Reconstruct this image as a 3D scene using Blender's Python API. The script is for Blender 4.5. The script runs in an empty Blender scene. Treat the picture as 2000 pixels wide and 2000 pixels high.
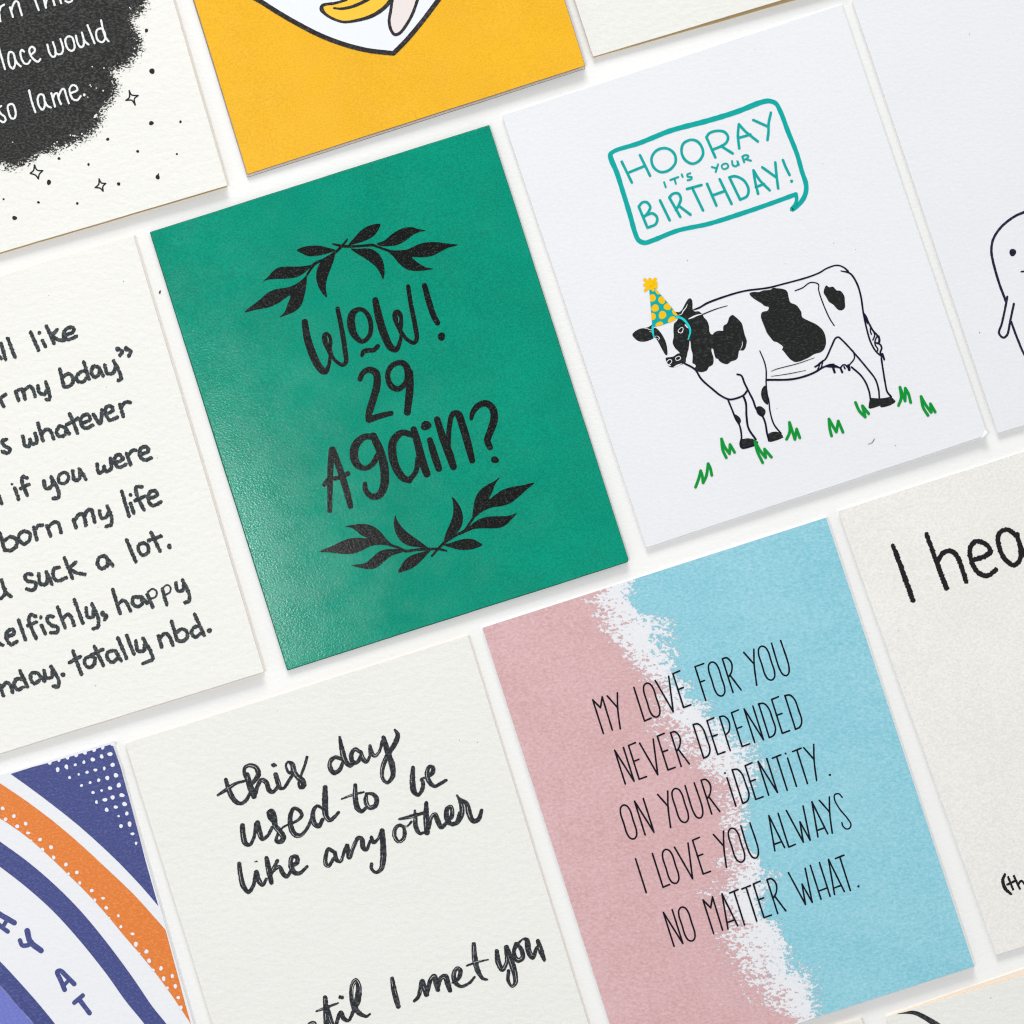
import bpy, bmesh, math, random
import numpy as np
from mathutils import Vector, geometry

random.seed(7)
rng = np.random.default_rng(11)
SC = bpy.context.scene
COL = SC.collection

# ------------------------------------------------------------------ camera, light, exposure
H = 0.65                 # camera height over the table (m)
SPAN = 0.313             # width of table seen by the square frame (m)
cam_d = bpy.data.cameras.new("camera")
cam = bpy.data.objects.new("camera", cam_d)
COL.objects.link(cam)
cam.location = (0, 0, H)
cam_d.sensor_width = 36.0
cam_d.lens = 36.0 * H / SPAN
cam_d.clip_start = 0.01
cam_d.clip_end = 20.0
SC.camera = cam

world = bpy.data.worlds.new("World")
SC.world = world
world.use_nodes = True
bg = world.node_tree.nodes["Background"]
# a pale room: bright towards the walls, dimmer overhead
_wt = world.node_tree
_tc = _wt.nodes.new('ShaderNodeTexCoord'); _sp = _wt.nodes.new('ShaderNodeSeparateXYZ'); _rp = _wt.nodes.new('ShaderNodeValToRGB')
_wt.links.new(_tc.outputs['Generated'], _sp.inputs[0]); _wt.links.new(_sp.outputs['Z'], _rp.inputs[0]); _wt.links.new(_rp.outputs[0], bg.inputs[0])
_rp.color_ramp.elements[0].position = 0.35; _rp.color_ramp.elements[0].color = (0.97, 0.985, 1.0, 1)
_rp.color_ramp.elements[1].position = 0.97; _rp.color_ramp.elements[1].color = (0.11, 0.112, 0.114, 1)
bg.inputs[1].default_value = 1.04

def area_light(name, loc, target, sx, sy, power, col):
    d = bpy.data.lights.new(name, 'AREA')
    d.shape = 'RECTANGLE'; d.size = sx; d.size_y = sy
    d.energy = power; d.color = col
    o = bpy.data.objects.new(name, d); COL.objects.link(o)
    o.location = loc
    o.rotation_euler = (Vector(target) - Vector(loc)).to_track_quat('-Z', 'Y').to_euler()
    return o
area_light("window_light", (-0.20, 1.70, 0.72), (0, 0, 0), 0.75, 0.46, 24.5, (1.0, 0.99, 0.97))
area_light("overhead_softbox", (-0.36, -0.09, 0.95), (-0.10, -0.03, 0), 0.18, 0.24, 2.7, (1.0, 1.0, 1.0))

SC.cycles.use_denoising = True
SC.cycles.denoising_prefilter = 'ACCURATE'
SC.cycles.pixel_filter_type = 'BLACKMAN_HARRIS'
SC.cycles.filter_width = 1.2
SC.view_settings.view_transform = 'Standard'
SC.view_settings.look = 'None'
SC.view_settings.exposure = 0.0
SC.view_settings.gamma = 1.0
SC.view_settings.use_curve_mapping = False

# ------------------------------------------------------------------ helpers
K = SPAN / 2000.0        # metres on the table per photograph pixel
def srgb(r, g, b):
    def f(c):
        c /= 255.0
        return c / 12.92 if c <= 0.04045 else ((c + 0.055) / 1.055) ** 2.4
    return (f(r), f(g), f(b), 1.0)

def pts(s, ox, oy, sc):
    """'x,y[,w] x,y[,w]' in a measuring frame -> list of (px, py, w or None)"""
    out = []
    for t in s.split():
        v = [float(q) for q in t.split(',')]
        out.append((ox + v[0] * sc, oy + v[1] * sc, v[2] * sc if len(v) > 2 else None))
    return out

def catmull(P, closed=False, step=1.6):
    """resample a polyline (rows x,y,w) as a Catmull-Rom spline"""
    P = np.array(P, float)
    n = len(P)
    if n < 3 and not closed:
        a, b = P[0], P[-1]
        m = max(2, int(np.hypot(*(b - a)[:2]) / step) + 1)
        t = np.linspace(0, 1, m)[:, None]
        return a * (1 - t) + b * t
    out = []
    segs = n if closed else n - 1
    for i in range(segs):
        if closed:
            p0, p1, p2, p3 = P[(i - 1) % n], P[i], P[(i + 1) % n], P[(i + 2) % n]
        else:
            p1, p2 = P[i], P[i + 1]
            p0 = P[i - 1] if i else 2 * p1 - p2
            p3 = P[i + 2] if i + 2 < n else 2 * p2 - p1
        # centripetal parametrisation keeps tight corners from looping
        d1 = max(np.hypot(*(p1 - p0)[:2]), 1e-4) ** .5
        d2 = max(np.hypot(*(p2 - p1)[:2]), 1e-4) ** .5
        d3 = max(np.hypot(*(p3 - p2)[:2]), 1e-4) ** .5
        m1 = d2 * ((p1 - p0) / d1 - (p2 - p0) / (d1 + d2) + (p2 - p1) / d2)
        m2 = d2 * ((p2 - p1) / d2 - (p3 - p1) / (d2 + d3) + (p3 - p2) / d3)
        m = max(2, int(np.hypot(*(p2 - p1)[:2]) / step))
        for k in range(m):
            t = k / m
            out.append((2*t**3 - 3*t**2 + 1) * p1 + (t**3 - 2*t**2 + t) * m1
                       + (-2*t**3 + 3*t**2) * p2 + (t**3 - t**2) * m2)
    if not closed:
        out.append(P[-1])
    return np.array(out)

# ------------------------------------------------------------------ materials
def node_mat(name):
    m = bpy.data.materials.new(name)
    m.use_nodes = True
    nt = m.node_tree
    b = nt.nodes["Principled BSDF"]
    return m, nt, b

def N(nt, kind, **kw):
    n = nt.nodes.new(kind)
    for k, v in kw.items():
        setattr(n, k, v)
    return n

def math_node(nt, op, a, b=None, clamp=False):
    n = N(nt, 'ShaderNodeMath', operation=op, use_clamp=clamp)
    for i, v in enumerate((a, b)):
        if v is None: continue
        if isinstance(v, (int, float)): n.inputs[i].default_value = v
        else: nt.links.new(v, n.inputs[i])
    return n.outputs[0]

def mix_col(nt, fac, a, b):
    n = N(nt, 'ShaderNodeMix', data_type='RGBA')
    for i, v in ((0, fac), (6, a), (7, b)):
        if isinstance(v, (int, float)): n.inputs[i].default_value = v
        elif isinstance(v, tuple): n.inputs[i].default_value = v
        else: nt.links.new(v, n.inputs[i])
    return n.outputs[2]

def noise(nt, vec, scale, detail=2.0, rough=0.55):
    n = N(nt, 'ShaderNodeTexNoise')
    n.inputs['Scale'].default_value = scale
    n.inputs['Detail'].default_value = detail
    n.inputs['Roughness'].default_value = rough
    nt.links.new(vec, n.inputs['Vector'])
    return n.outputs[0]

def paper_vec(nt, stretch=1.0):
    tc = N(nt, 'ShaderNodeTexCoord')
    mp = N(nt, 'ShaderNodeMapping')
    mp.inputs['Rotation'].default_value = (0, 0, math.radians(-17.4))
    mp.inputs['Scale'].default_value = (1.0 / stretch, 1.0, 1.0)
    nt.links.new(tc.outputs['Object'], mp.inputs['Vector'])
    return mp.outputs[0]

TEX = {   # tooth of the stock: (coarse scale 1/m, stretch, coarse depth m, fine scale, fine depth m)
    'felt':   (600, 1.6, 0.000145, 2300, 0.000030),
    'vellum': (900, 1.7, 0.000060, 2600, 0.000026),
    'grain':  (1500, 1.1, 0.000075, 3000, 0.000030),
    'coated': (900, 1.2, 0.000014, 1800, 0.000030),
}
def add_tooth(nt, b, tex):
    cs, st, cd, fs, fd = TEX[tex]
    v = paper_vec(nt, st)
    a = math_node(nt, 'MULTIPLY', noise(nt, v, cs, 2.0, 0.5), cd)
    f = math_node(nt, 'MULTIPLY', noise(nt, v, fs, 2.0, 0.6), fd)
    h = math_node(nt, 'ADD', a, f)
    bp = N(nt, 'ShaderNodeBump')
    bp.inputs['Distance'].default_value = 1.0
    bp.inputs['Strength'].default_value = 1.0
    nt.links.new(h, bp.inputs['Height'])
    nt.links.new(bp.outputs[0], b.inputs['Normal'])
    return v

def stock(name, col, tex='felt', mott=0.05, rough=0.75, spec=0.25, specks=True, mscale=2200):
    m, nt, b = node_mat(name)
    v = add_tooth(nt, b, tex)
    g = noise(nt, v, mscale, 3.0, 0.65)
    big = noise(nt, v, 45, 3.0, 0.55)
    fac = math_node(nt, 'ADD', math_node(nt, 'MULTIPLY', math_node(nt, 'SUBTRACT', g, 0.5), 3.4),
                    math_node(nt, 'MULTIPLY', math_node(nt, 'SUBTRACT', big, 0.5), 1.0))
    fac = math_node(nt, 'ADD', fac, 0.5, True)
    lo = tuple(c * (1 - mott) for c in col[:3]) + (1,)
    hi = tuple(min(1.0, c * (1 + mott)) for c in col[:3]) + (1,)
    c = mix_col(nt, fac, lo, hi)
    if specks:       # the odd fibre fleck in the pulp
        vo = N(nt, 'ShaderNodeTexVoronoi')
        vo.inputs['Scale'].default_value = 260
        nt.links.new(v, vo.inputs['Vector'])
        sep = N(nt, 'ShaderNodeSeparateColor')
        nt.links.new(vo.outputs['Color'], sep.inputs[0])
        rare = math_node(nt, 'GREATER_THAN', sep.outputs[0], 0.990)
        near = math_node(nt, 'LESS_THAN', vo.outputs['Distance'], 0.055)
        c = mix_col(nt, math_node(nt, 'MULTIPLY', math_node(nt, 'MULTIPLY', rare, near), 0.55), c, srgb(120, 105, 95))
    nt.links.new(c, b.inputs['Base Color'])
    rv = math_node(nt, 'ADD', math_node(nt, 'MULTIPLY', math_node(nt, 'SUBTRACT', noise(nt, v, 130, 3.0), 0.5), 0.22), rough)
    nt.links.new(rv, b.inputs['Roughness'])
    b.inputs['Specular IOR Level'].default_value = spec
    return m

def ink(name, col, pale=None, amount=0.25, tex='felt', rough=0.6, spec=0.16, scale=1800, thresh=0.48, soft=5.0):
    """printed ink: the tooth of the stock breaks it up into darker and paler grain"""
    m, nt, b = node_mat(name)
    v = add_tooth(nt, b, tex)
    pale = pale or tuple(min(1, c * 2.4 + 0.03) for c in col[:3]) + (1,)
    g = noise(nt, v, scale, 3.0, 0.7)
    f = math_node(nt, 'MULTIPLY', math_node(nt, 'SUBTRACT', g, thresh), soft, True)
    f = math_node(nt, 'MULTIPLY', f, amount * 2)
    nt.links.new(mix_col(nt, f, col, pale), b.inputs['Base Color'])
    b.inputs['Roughness'].default_value = rough
    b.inputs['Specular IOR Level'].default_value = spec
    return m

def sponge_ink(name, col, pale, tex, amp=2.6, scale=1700, rough=0.65, attr='d', spec=0.15, grain=0.3, soft=8.0, big=0.4, fibre=0.0):
    """ink laid through a dry sponge: covers where attribute d is high, breaks up where it falls"""
    m, nt, b = node_mat(name)
    v = add_tooth(nt, b, tex)
    g = noise(nt, v, 1900, 3.0, 0.7)
    f = math_node(nt, 'MULTIPLY', math_node(nt, 'SUBTRACT', g, 0.46), 4.5, True)
    f = math_node(nt, 'MULTIPLY', f, grain * 2)
    if fibre:
        fv = paper_vec(nt, 1.5)
        f2 = math_node(nt, 'MULTIPLY', math_node(nt, 'SUBTRACT', noise(nt, fv, 1400, 4.0, 0.65), 0.5), fibre * 2.2)
        f3 = math_node(nt, 'MULTIPLY', math_node(nt, 'SUBTRACT', noise(nt, fv, 60, 2.0, 0.5), 0.5), fibre * 0.6)
        f = math_node(nt, 'ADD', math_node(nt, 'ADD', f, math_node(nt, 'ADD', f2, f3)), 0.4, True)
    nt.links.new(mix_col(nt, f, col, pale), b.inputs['Base Color'])
    b.inputs['Roughness'].default_value = rough
    b.inputs['Specular IOR Level'].default_value = spec
    at = N(nt, 'ShaderNodeAttribute', attribute_name=attr)
    n1 = noise(nt, v, scale, 4.0, 0.7)
    n2 = noise(nt, v, scale * 0.22, 2.0, 0.5)
    s = math_node(nt, 'ADD', math_node(nt, 'MULTIPLY', math_node(nt, 'SUBTRACT', n1, 0.5), amp),
                  math_node(nt, 'MULTIPLY', math_node(nt, 'SUBTRACT', n2, 0.5), amp * big))
    cov = math_node(nt, 'ADD', at.outputs['Fac'], s)
    cov = math_node(nt, 'MULTIPLY', cov, soft, True)
    nt.links.new(cov, b.inputs['Alpha'])
    return m

# ------------------------------------------------------------------ card, print
def tag(o, **kw):
    for k, v in kw.items(): o[k] = v

def mesh_obj(name, verts, faces, mats, parent, fmat=None, smooth=False):
    me = bpy.data.meshes.new(name)
    me.from_pydata(verts, [], faces)
    for m in mats: me.materials.append(m)
    if fmat is not None:
        me.polygons.foreach_set('material_index', fmat)
    if smooth:
        me.polygons.foreach_set('use_smooth', [True] * len(me.polygons))
    me.update()
    o = bpy.data.objects.new(name, me)
    COL.objects.link(o)
    if parent is not None: o.parent = parent
    return o

class Card:
    """a folded greeting card lying on the table, fold on its left edge.
    quad: its four top-face corners TL,TR,BR,BL measured on the photograph; turned into metres on the table."""
    def __init__(self, quad, label, top, edge, lift=0.0006, sheet=0.00050, back=(0, 0), back_mat=None,
                 radius=2.0, radii=None, side_color_front=None, flare=0.25, group="greeting cards laid out in slanted rows"):
        self.q = [np.array(c, float) for c in quad]
        self.lift, self.sheet = lift, sheet
        TL, TR, BR, BL = self.q
        e = TR - TL
        self.eu = e / (e @ e)
        self.z0 = 2 * sheet + 0.00006
        c = sum(self.q) / 4
        cx, cy = (c[0] - 1000) * K, -(c[1] - 1000) * K
        self.root = bpy.data.objects.new('greeting_card', None)
        self.root.empty_display_size = 0.02
        COL.objects.link(self.root)
        self.root.location = (cx, cy, 0)
        tag(self.root, label=label, category='greeting card', group=group)
        self.o = np.array((cx, cy, 0.0))
        self.layer = 0
        out = self.outline(self.q, radius, radii)
        bout = self.outline([np.array(c, float) for c in back], radius, radii) if len(back) == 4 else out + np.array(back)
        self.slab('back_panel', bout, lambda x, y: sheet, sheet, [back_mat or top, edge], flare)
        self.front = self.slab('front_panel', out, self.z, sheet, [top, side_color_front or edge], flare)

    def z(self, x, y):
        s = (np.array((x, y)) - self.q[0]) @ self.eu
        return self.z0 + self.lift * s

    def world(self, x, y, z):
        f = K * (H - z) / H
        return ((x - 1000) * f - self.o[0], -(y - 1000) * f - self.o[1], z)

    def outline(self, q, r, radii=None):
        """corner-rounded quad, walked clockwise in the photograph, long edges cut into short runs"""
        out = []
        n = 4
        arcs = []
        for i in range(n):
            rr = radii[i] if radii else r
            p, a, b = q[i], q[i - 1], q[(i + 1) % n]
            ua = (a - p) / np.linalg.norm(a - p)
            ub = (b - p) / np.linalg.norm(b - p)
            s, t = p + ua * rr, p + ub * rr
            arcs.append([s * (1 - k) ** 2 + 2 * k * (1 - k) * p + t * k * k for k in np.linspace(0, 1, 5)])
        for i in range(n):
            out += arcs[i]
            s, t = arcs[i][-1], arcs[(i + 1) % n][0]
            m = 40
            d = t - s
            nrm = np.array((-d[1], d[0])) / np.linalg.norm(d)
            ph = rng.uniform(0, 6.28, 3)
            for k in range(1, m):
                u = k / m
                w = (0.30 * math.sin(5 * u + ph[0]) + 0.16 * math.sin(23 * u + ph[1]) + rng.uniform(-.13, .13)) * math.sin(math.pi * u) ** .5
                out.append(s + d * u + nrm * w)
        return np.array(out)

    def slab(self, name, out, zf, th, mats, flare=0.6):
        c = out.mean(0)
        n = len(out)
        ins, low = [], []
        for p in out:
            d = c - p
            u = d / np.linalg.norm(d)
            ins.append(p + u * 0.55); low.append(p - u * flare)
        verts, faces, fm = [], [], []
        for ring, dz in ((ins, 0.0), (out, -0.00003), (low, -th + 0.00001)):
            verts += [self.world(p[0], p[1], zf(*p) + dz) for p in ring]
        faces.append(tuple(range(n))[::-1]); fm.append(0)
        for k in range(n):
            j = (k + 1) % n
            faces.append((k, j, n + j, n + k)); fm.append(0)
            faces.append((n + k, n + j, 2 * n + j, 2 * n + k)); fm.append(1)
        faces.append(tuple(range(2 * n, 3 * n))); fm.append(1)
        return mesh_obj(name, verts, faces, mats, self.root, fm)

class Print:
    """one printed part of a card: flat ink shapes a few hundredths of a millimetre above the stock"""
    def __init__(self, card, name, mat, layer=1, parent=None, clip=None):
        self.c, self.name, self.mat, self.parent = card, name, mat, parent or card.root
        self.v, self.f = [], []
        self.base = 0.000022 + 0.000024 * layer
        self.i = 0
        self.fr = (0, 0, 1)
        self.clip = clip
    def frame(self, ox, oy, sc):
        self.fr = (ox, oy, sc); return self
    def lvl(self):
        self.i += 1
        return self.base + 0.0000008 * (self.i % 24)
    def put(self, x, y, dz):
        self.v.append(self.c.world(x, y, self.c.z(x, y) + dz))
        return len(self.v) - 1
    def strip(self, P, closed=False, rough=0.0, cap=True):
        n = len(P)
        T = np.zeros((n, 2))
        if closed:
            T = np.roll(P[:, :2], -1, 0) - np.roll(P[:, :2], 1, 0)
        else:
            T[1:-1] = P[2:, :2] - P[:-2, :2]
            T[0] = P[1, :2] - P[0, :2]; T[-1] = P[-1, :2] - P[-2, :2]
        L = np.linalg.norm(T, axis=1); L[L < 1e-9] = 1
        T = T / L[:, None]
        Nn = np.stack([-T[:, 1], T[:, 0]], 1)
        hw = P[:, 2] / 2
        ja = rng.normal(0, rough, n); jb = rng.normal(0, rough, n)
        dz = self.lvl()
        a, b = [], []
        for i in range(n):
            g = dz + 0.0000025 * i / n
            p = P[i, :2] + Nn[i] * (hw[i] + ja[i]); q = P[i, :2] - Nn[i] * (hw[i] + jb[i])
            a.append(self.put(*p, g)); b.append(self.put(*q, g))
        for i in range(n if closed else n - 1):
            j = (i + 1) % n
            self.f.append((a[i], a[j], b[j], b[i]))
        if cap and not closed:
            for i, sgn, g in ((0, -1, dz), (n - 1, 1, dz + 0.0000025)):
                ring = [a[i]]
                m = 7
                for k in range(1, m):
                    th = math.pi * k / m
                    r = hw[i] + rng.normal(0, rough)
                    p = P[i, :2] + Nn[i] * math.cos(th) * r + T[i] * sgn * math.sin(th) * r * 0.95
                    ring.append(self.put(*p, g))
                ring.append(b[i])
                self.f.append(tuple(ring))
    def S(self, s, w=3.0, closed=False, smooth=True, rough=0.0, streak=0.0, wob=0.05, into=None):
        """stroke through the points of s; w in frame units unless a point carries its own"""
        ox, oy, sc = self.fr
        P = [(x, y, ww if ww is not None else w * sc) for x, y, ww in pts(s, ox, oy, sc)]
        if not smooth and len(P) > 2:
            if closed: P = P + [P[0]]
            for a, b in zip(P[:-1], P[1:]):
                self.strip(catmull([a, b], step=1.6), False, rough)
            return self
        C = catmull(P, closed, 1.5 if rough else 2.0)
        if wob:
            n = len(C); t = np.arange(n)
            C[:, 2] *= 1 + wob * np.sin(t * 0.55 + rng.uniform(0, 6)) * np.sin(t * 0.17 + rng.uniform(0, 6))
        self.strip(C, closed, rough)
        if streak and into is not None and len(C) > 10:
            self.streaks(C, streak, into)
        return self
    def streaks(self, C, k, into):
        """thin dry-brush gaps running along the stroke"""
        n = len(C)
        for _ in range(max(1, int(round(k * rng.uniform(.6, 1.6))))):
            a = int(rng.uniform(0.02, 0.55) * n); m = int(rng.uniform(0.18, 0.42) * n)
            seg = C[a:min(n, a + m)].copy()
            if len(seg) < 5: continue
            T = np.gradient(seg[:, :2], axis=0)
            T /= np.maximum(np.linalg.norm(T, axis=1), 1e-6)[:, None]
            side = rng.choice([-1, -1, -1, 1]) * rng.uniform(0.08, 0.48)
            nn = np.stack([-T[:, 1], T[:, 0]], 1)
            if nn[:, 0].mean() > 0: nn = -nn          # keep to the left flank of the stroke
            seg[:, :2] += nn * (seg[:, 2] / 2 * -side)[:, None]
            u = np.linspace(0, 1, len(seg))
            seg[:, 2] = 0.15 + rng.uniform(0.3, 0.75) * np.sin(math.pi * u) * (0.6 + 0.4 * rng.random(len(seg)))
            into.strip(seg, False, 0.12, cap=False)
    def poly(self, s, smooth=True, rough=0.0, step=2.5):
        ox, oy, sc = self.fr
        P = [(x, y, 0) for x, y, _ in pts(s, ox, oy, sc)] if isinstance(s, str) else [(x, y, 0) for x, y in s]
        C = catmull(P, True, step) if smooth else np.array(P)
        if rough: C[:, :2] += rng.normal(0, rough, (len(C), 2))
        dz = self.lvl()
        if self.clip is not None:
            C = np.array([(x, y, 0) for x, y in clip_poly([tuple(c[:2]) for c in C], self.clip)])
            if len(C) < 3: return self
        vv = [Vector((x, y, 0)) for x, y in C[:, :2]]
        idx = [self.put(x, y, dz) for x, y in C[:, :2]]
        for t in geometry.tessellate_polygon([vv]):
            self.f.append(tuple(idx[k] for k in t))
        return self
    def D(self, s, squash=0.12):
        """dots: 'x,y,r ...' slightly uneven"""
        ox, oy, sc = self.fr
        for x, y, r in pts(s, ox, oy, sc):
            ph = rng.uniform(0, 6.28); e = 1 + rng.uniform(-squash, squash)
            ring = []
            for k in range(16):
                th = k * math.pi / 8
                rr = r * (1 + 0.06 * math.sin(2 * th + ph) + 0.05 * math.sin(3 * th + 2 * ph))
                ring.append((x + rr * e * math.cos(th), y + rr / e * math.sin(th)))
            self.poly(ring, smooth=False)
        return self
    def build(self):
        o = mesh_obj(self.name, self.v, self.f, [self.mat], self.parent)
        return o

def clip_poly(P, Q):
    """clip polygon P to the convex polygon Q (both lists of (x, y))"""
    area = sum(Q[i][0] * Q[(i + 1) % len(Q)][1] - Q[(i + 1) % len(Q)][0] * Q[i][1] for i in range(len(Q)))
    sg = 1 if area > 0 else -1
    out = list(P)
    for i in range(len(Q)):
        a, b = Q[i], Q[(i + 1) % len(Q)]
        def side(p): return sg * ((b[0] - a[0]) * (p[1] - a[1]) - (b[1] - a[1]) * (p[0] - a[0]))
        src, out = out, []
        for j in range(len(src)):
            p, q = src[j], src[(j + 1) % len(src)]
            sp, sq = side(p), side(q)
            if sp >= 0: out.append(p)
            if (sp >= 0) != (sq >= 0):
                t = sp / (sp - sq)
                out.append((p[0] + (q[0] - p[0]) * t, p[1] + (q[1] - p[1]) * t))
        if not out: return []
    return out

def sponge_sheet(card, name, mat, x0, y0, x1, y1, step, fn, layer=1):
    """a fine grid of ink over part of the card face; fn(x, y) gives the cover attribute d"""
    TL, TR, BR, BL = card.q
    quad = [tuple(p + (sum(card.q) / 4 - p) / np.linalg.norm(sum(card.q) / 4 - p) * 1.2) for p in card.q]
    xs = np.arange(x0, x1 + .1, step); ys = np.arange(y0, y1 + .1, step)
    X, Y = np.meshgrid(xs, ys)
    Dv = fn(X.ravel(), Y.ravel())
    inside = np.ones(X.size, bool)
    for i in range(4):
        a, b = quad[i], quad[(i + 1) % 4]
        inside &= ((b[0] - a[0]) * (Y.ravel() - a[1]) - (b[1] - a[1]) * (X.ravel() - a[0])) >= 0
    ny, nx = X.shape
    dz = 0.000022 + 0.000024 * layer
    verts, faces, dvals, index = [], [], [], {}
    xf, yf = X.ravel(), Y.ravel()
    def vid(x, y, d):
        key = (round(x, 3), round(y, 3))
        if key not in index:
            index[key] = len(verts)
            verts.append(card.world(x, y, card.z(x, y) + dz)); dvals.append(d)
        return index[key]
    ok = Dv > -1.6
    for r in range(ny - 1):
        for c in range(nx - 1):
            ids = [r * nx + c, r * nx + c + 1, (r + 1) * nx + c + 1, (r + 1) * nx + c]
            if not any(ok[i] for i in ids): continue
            ins = [inside[i] for i in ids]
            if all(ins):
                faces.append(tuple(vid(xf[i], yf[i], Dv[i]) for i in ids))
            elif any(ins):
                P = clip_poly([(xf[i], yf[i]) for i in ids], quad)
                if len(P) >= 3:
                    dd = fn(np.array([p[0] for p in P]), np.array([p[1] for p in P]))
                    f = []
                    for p, d in zip(P, dd):
                        k = vid(p[0], p[1], d)
                        if k not in f: f.append(k)
                    if len(f) >= 3: faces.append(tuple(f))
    o = mesh_obj(name, verts, faces, [mat], card.root)
    a = o.data.attributes.new('d', 'FLOAT', 'POINT')
    a.data.foreach_set('value', dvals)
    return o

def signed_dist(poly):
    A = np.array(poly, float); B = np.roll(A, -1, 0)
    def fn(x, y):
        P = np.stack([x, y], 1)
        best = np.full(len(P), 1e9); ins = np.zeros(len(P), bool)
        for a, b in zip(A, B):
            ab = b - a
            t = np.clip(((P - a) @ ab) / (ab @ ab), 0, 1)
            best = np.minimum(best, np.linalg.norm(P - (a + t[:, None] * ab), axis=1))
            cr = ((a[1] > y) != (b[1] > y)) & (x < (b[0] - a[0]) * (y - a[1]) / (b[1] - a[1] + 1e-12) + a[0])
            ins ^= cr
        return np.where(ins, best, -best)
    return fn
Q = 500 / 1932.0

# ------------------------------------------------------------------ stocks and inks
CREAM = srgb(243, 241, 233)
M_cream   = stock('cream_felt_stock', srgb(240, 239, 233), 'felt', 0.025)
M_cream2  = stock('ivory_felt_stock', srgb(237, 236, 231), 'felt', 0.03)
M_white   = stock('bright_white_stock', srgb(235, 236, 240), 'vellum', 0.02)
M_white2  = stock('cool_white_stock', srgb(234, 235, 238), 'vellum', 0.02)
M_grain   = stock('speckled_natural_stock', srgb(238, 236, 230), 'grain', 0.06, mscale=1300)
M_orange  = stock('orange_stock', srgb(244, 184, 36), 'coated', 0.10, rough=0.34, spec=0.5, specks=True)
M_green   = stock('emerald_coated_stock', srgb(0, 147, 120), 'coated', 0.20, rough=0.17, spec=0.55, specks=False)
M_edge_tan  = stock('tan_cut_edge', srgb(212, 190, 154), 'vellum', 0.08, specks=False)
M_edge_grey = stock('layered_cut_edge', srgb(232, 222, 214), 'vellum', 0.12, specks=False)
M_edge_white = stock('white_cut_edge', srgb(228, 228, 230), 'vellum', 0.03, specks=False)
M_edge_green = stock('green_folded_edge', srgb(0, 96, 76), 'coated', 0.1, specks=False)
M_peach   = stock('peach_stock', srgb(250, 236, 220), 'vellum', 0.02, specks=False)
M_ochre   = stock('ochre_inner_paper', srgb(204, 178, 132), 'vellum', 0.06, specks=False)
M_edge_shade = stock('cut_edge_gap_shade', srgb(140, 122, 112), 'vellum', 0.15, specks=False)  # shade of the gaps between layers, painted brown onto the cut edges
M_edge_cream = stock('cream_cut_edge', srgb(226, 210, 192), 'vellum', 0.05, specks=False)

I_black_cloud = sponge_ink('sponged_charcoal_ink', srgb(40, 40, 40), srgb(84, 84, 82), 'felt', amp=8.0, scale=2200, grain=0.5, big=0.15)
M_speck = ink('pulp_fleck', srgb(120, 112, 106), None, 0.1, 'vellum')
I_cloud_white = ink('paper_white_lettering', srgb(238, 240, 240), srgb(225, 227, 227), 0.2, 'felt')
I_star   = ink('dark_pen_ink', srgb(38, 40, 44), None, 0.1, 'felt')
I_charcoal = ink('charcoal_marker_ink', srgb(50, 55, 58), srgb(104, 110, 112), 0.45, 'felt', scale=1900)
I_brush  = ink('brush_pen_ink', srgb(38, 40, 45), srgb(98, 101, 104), 0.4, 'felt', scale=1700)
I_gap    = ink('bare_paper_gap', srgb(236, 236, 232), srgb(220, 222, 220), 0.2, 'felt')
I_blackgreen = ink('black_print_on_emerald', srgb(12, 14, 13), srgb(74, 80, 80), 0.5, 'coated', rough=0.19, spec=0.5, scale=2000, thresh=0.53)
I_teal   = ink('teal_ink', srgb(0, 166, 160), srgb(10, 178, 172), 0.3, 'vellum')
I_tealhat = ink('hat_teal_ink', srgb(2, 168, 168), srgb(20, 182, 180), 0.3, 'vellum')
I_cyan   = ink('turquoise_string_ink', srgb(20, 208, 208), srgb(50, 215, 215), 0.3, 'vellum')
I_yellow = ink('yellow_ink', srgb(248, 196, 2), srgb(240, 184, 10), 0.3, 'vellum')
I_cow    = ink('cow_black_ink', srgb(28, 29, 29), srgb(80, 82, 82), 0.36, 'vellum', scale=1900, thresh=0.52)
I_navyline = ink('navy_line_ink', srgb(12, 10, 42), srgb(20, 20, 50), 0.2, 'vellum')
I_cowwhite = ink('bare_white_line', srgb(236, 237, 244), srgb(232, 233, 240), 0.2, 'vellum')
I_grass  = ink('grass_green_ink', srgb(0, 146, 52), srgb(4, 160, 58), 0.4, 'vellum')
I_purpleline = ink('dark_purple_pen_ink', srgb(28, 22, 50), srgb(70, 62, 96), 0.3, 'vellum')
I_crayon = ink('black_crayon_ink', srgb(28, 27, 30), srgb(44, 44, 46), 0.3, 'grain')
I_thin   = ink('thin_black_ink', srgb(10, 10, 26), srgb(24, 24, 40), 0.2, 'vellum')
I_shield = ink('shield_black_ink', srgb(40, 38, 40), srgb(92, 88, 88), 0.4, 'coated')
I_shieldwhite = ink('shield_white_ink', srgb(238, 241, 246), srgb(234, 237, 242), 0.2, 'coated')
I_banana = ink('banana_yellow_ink', srgb(250, 200, 66), srgb(246, 192, 50), 0.2, 'coated')
I_peel   = ink('pale_pink_ink', srgb(236, 226, 224), srgb(230, 220, 218), 0.2, 'coated')
I_navy   = ink('indigo_ink', srgb(64, 72, 130), srgb(94, 102, 158), 0.4, 'vellum', rough=0.5, spec=0.25, scale=1800)
I_tang   = ink('tangerine_ink', srgb(224, 124, 50), srgb(244, 156, 90), 0.35, 'vellum', rough=0.5, spec=0.25, scale=1800)
I_lilac  = ink('violet_ink', srgb(112, 120, 196), srgb(136, 144, 214), 0.3, 'vellum', rough=0.5, scale=2000)
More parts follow.
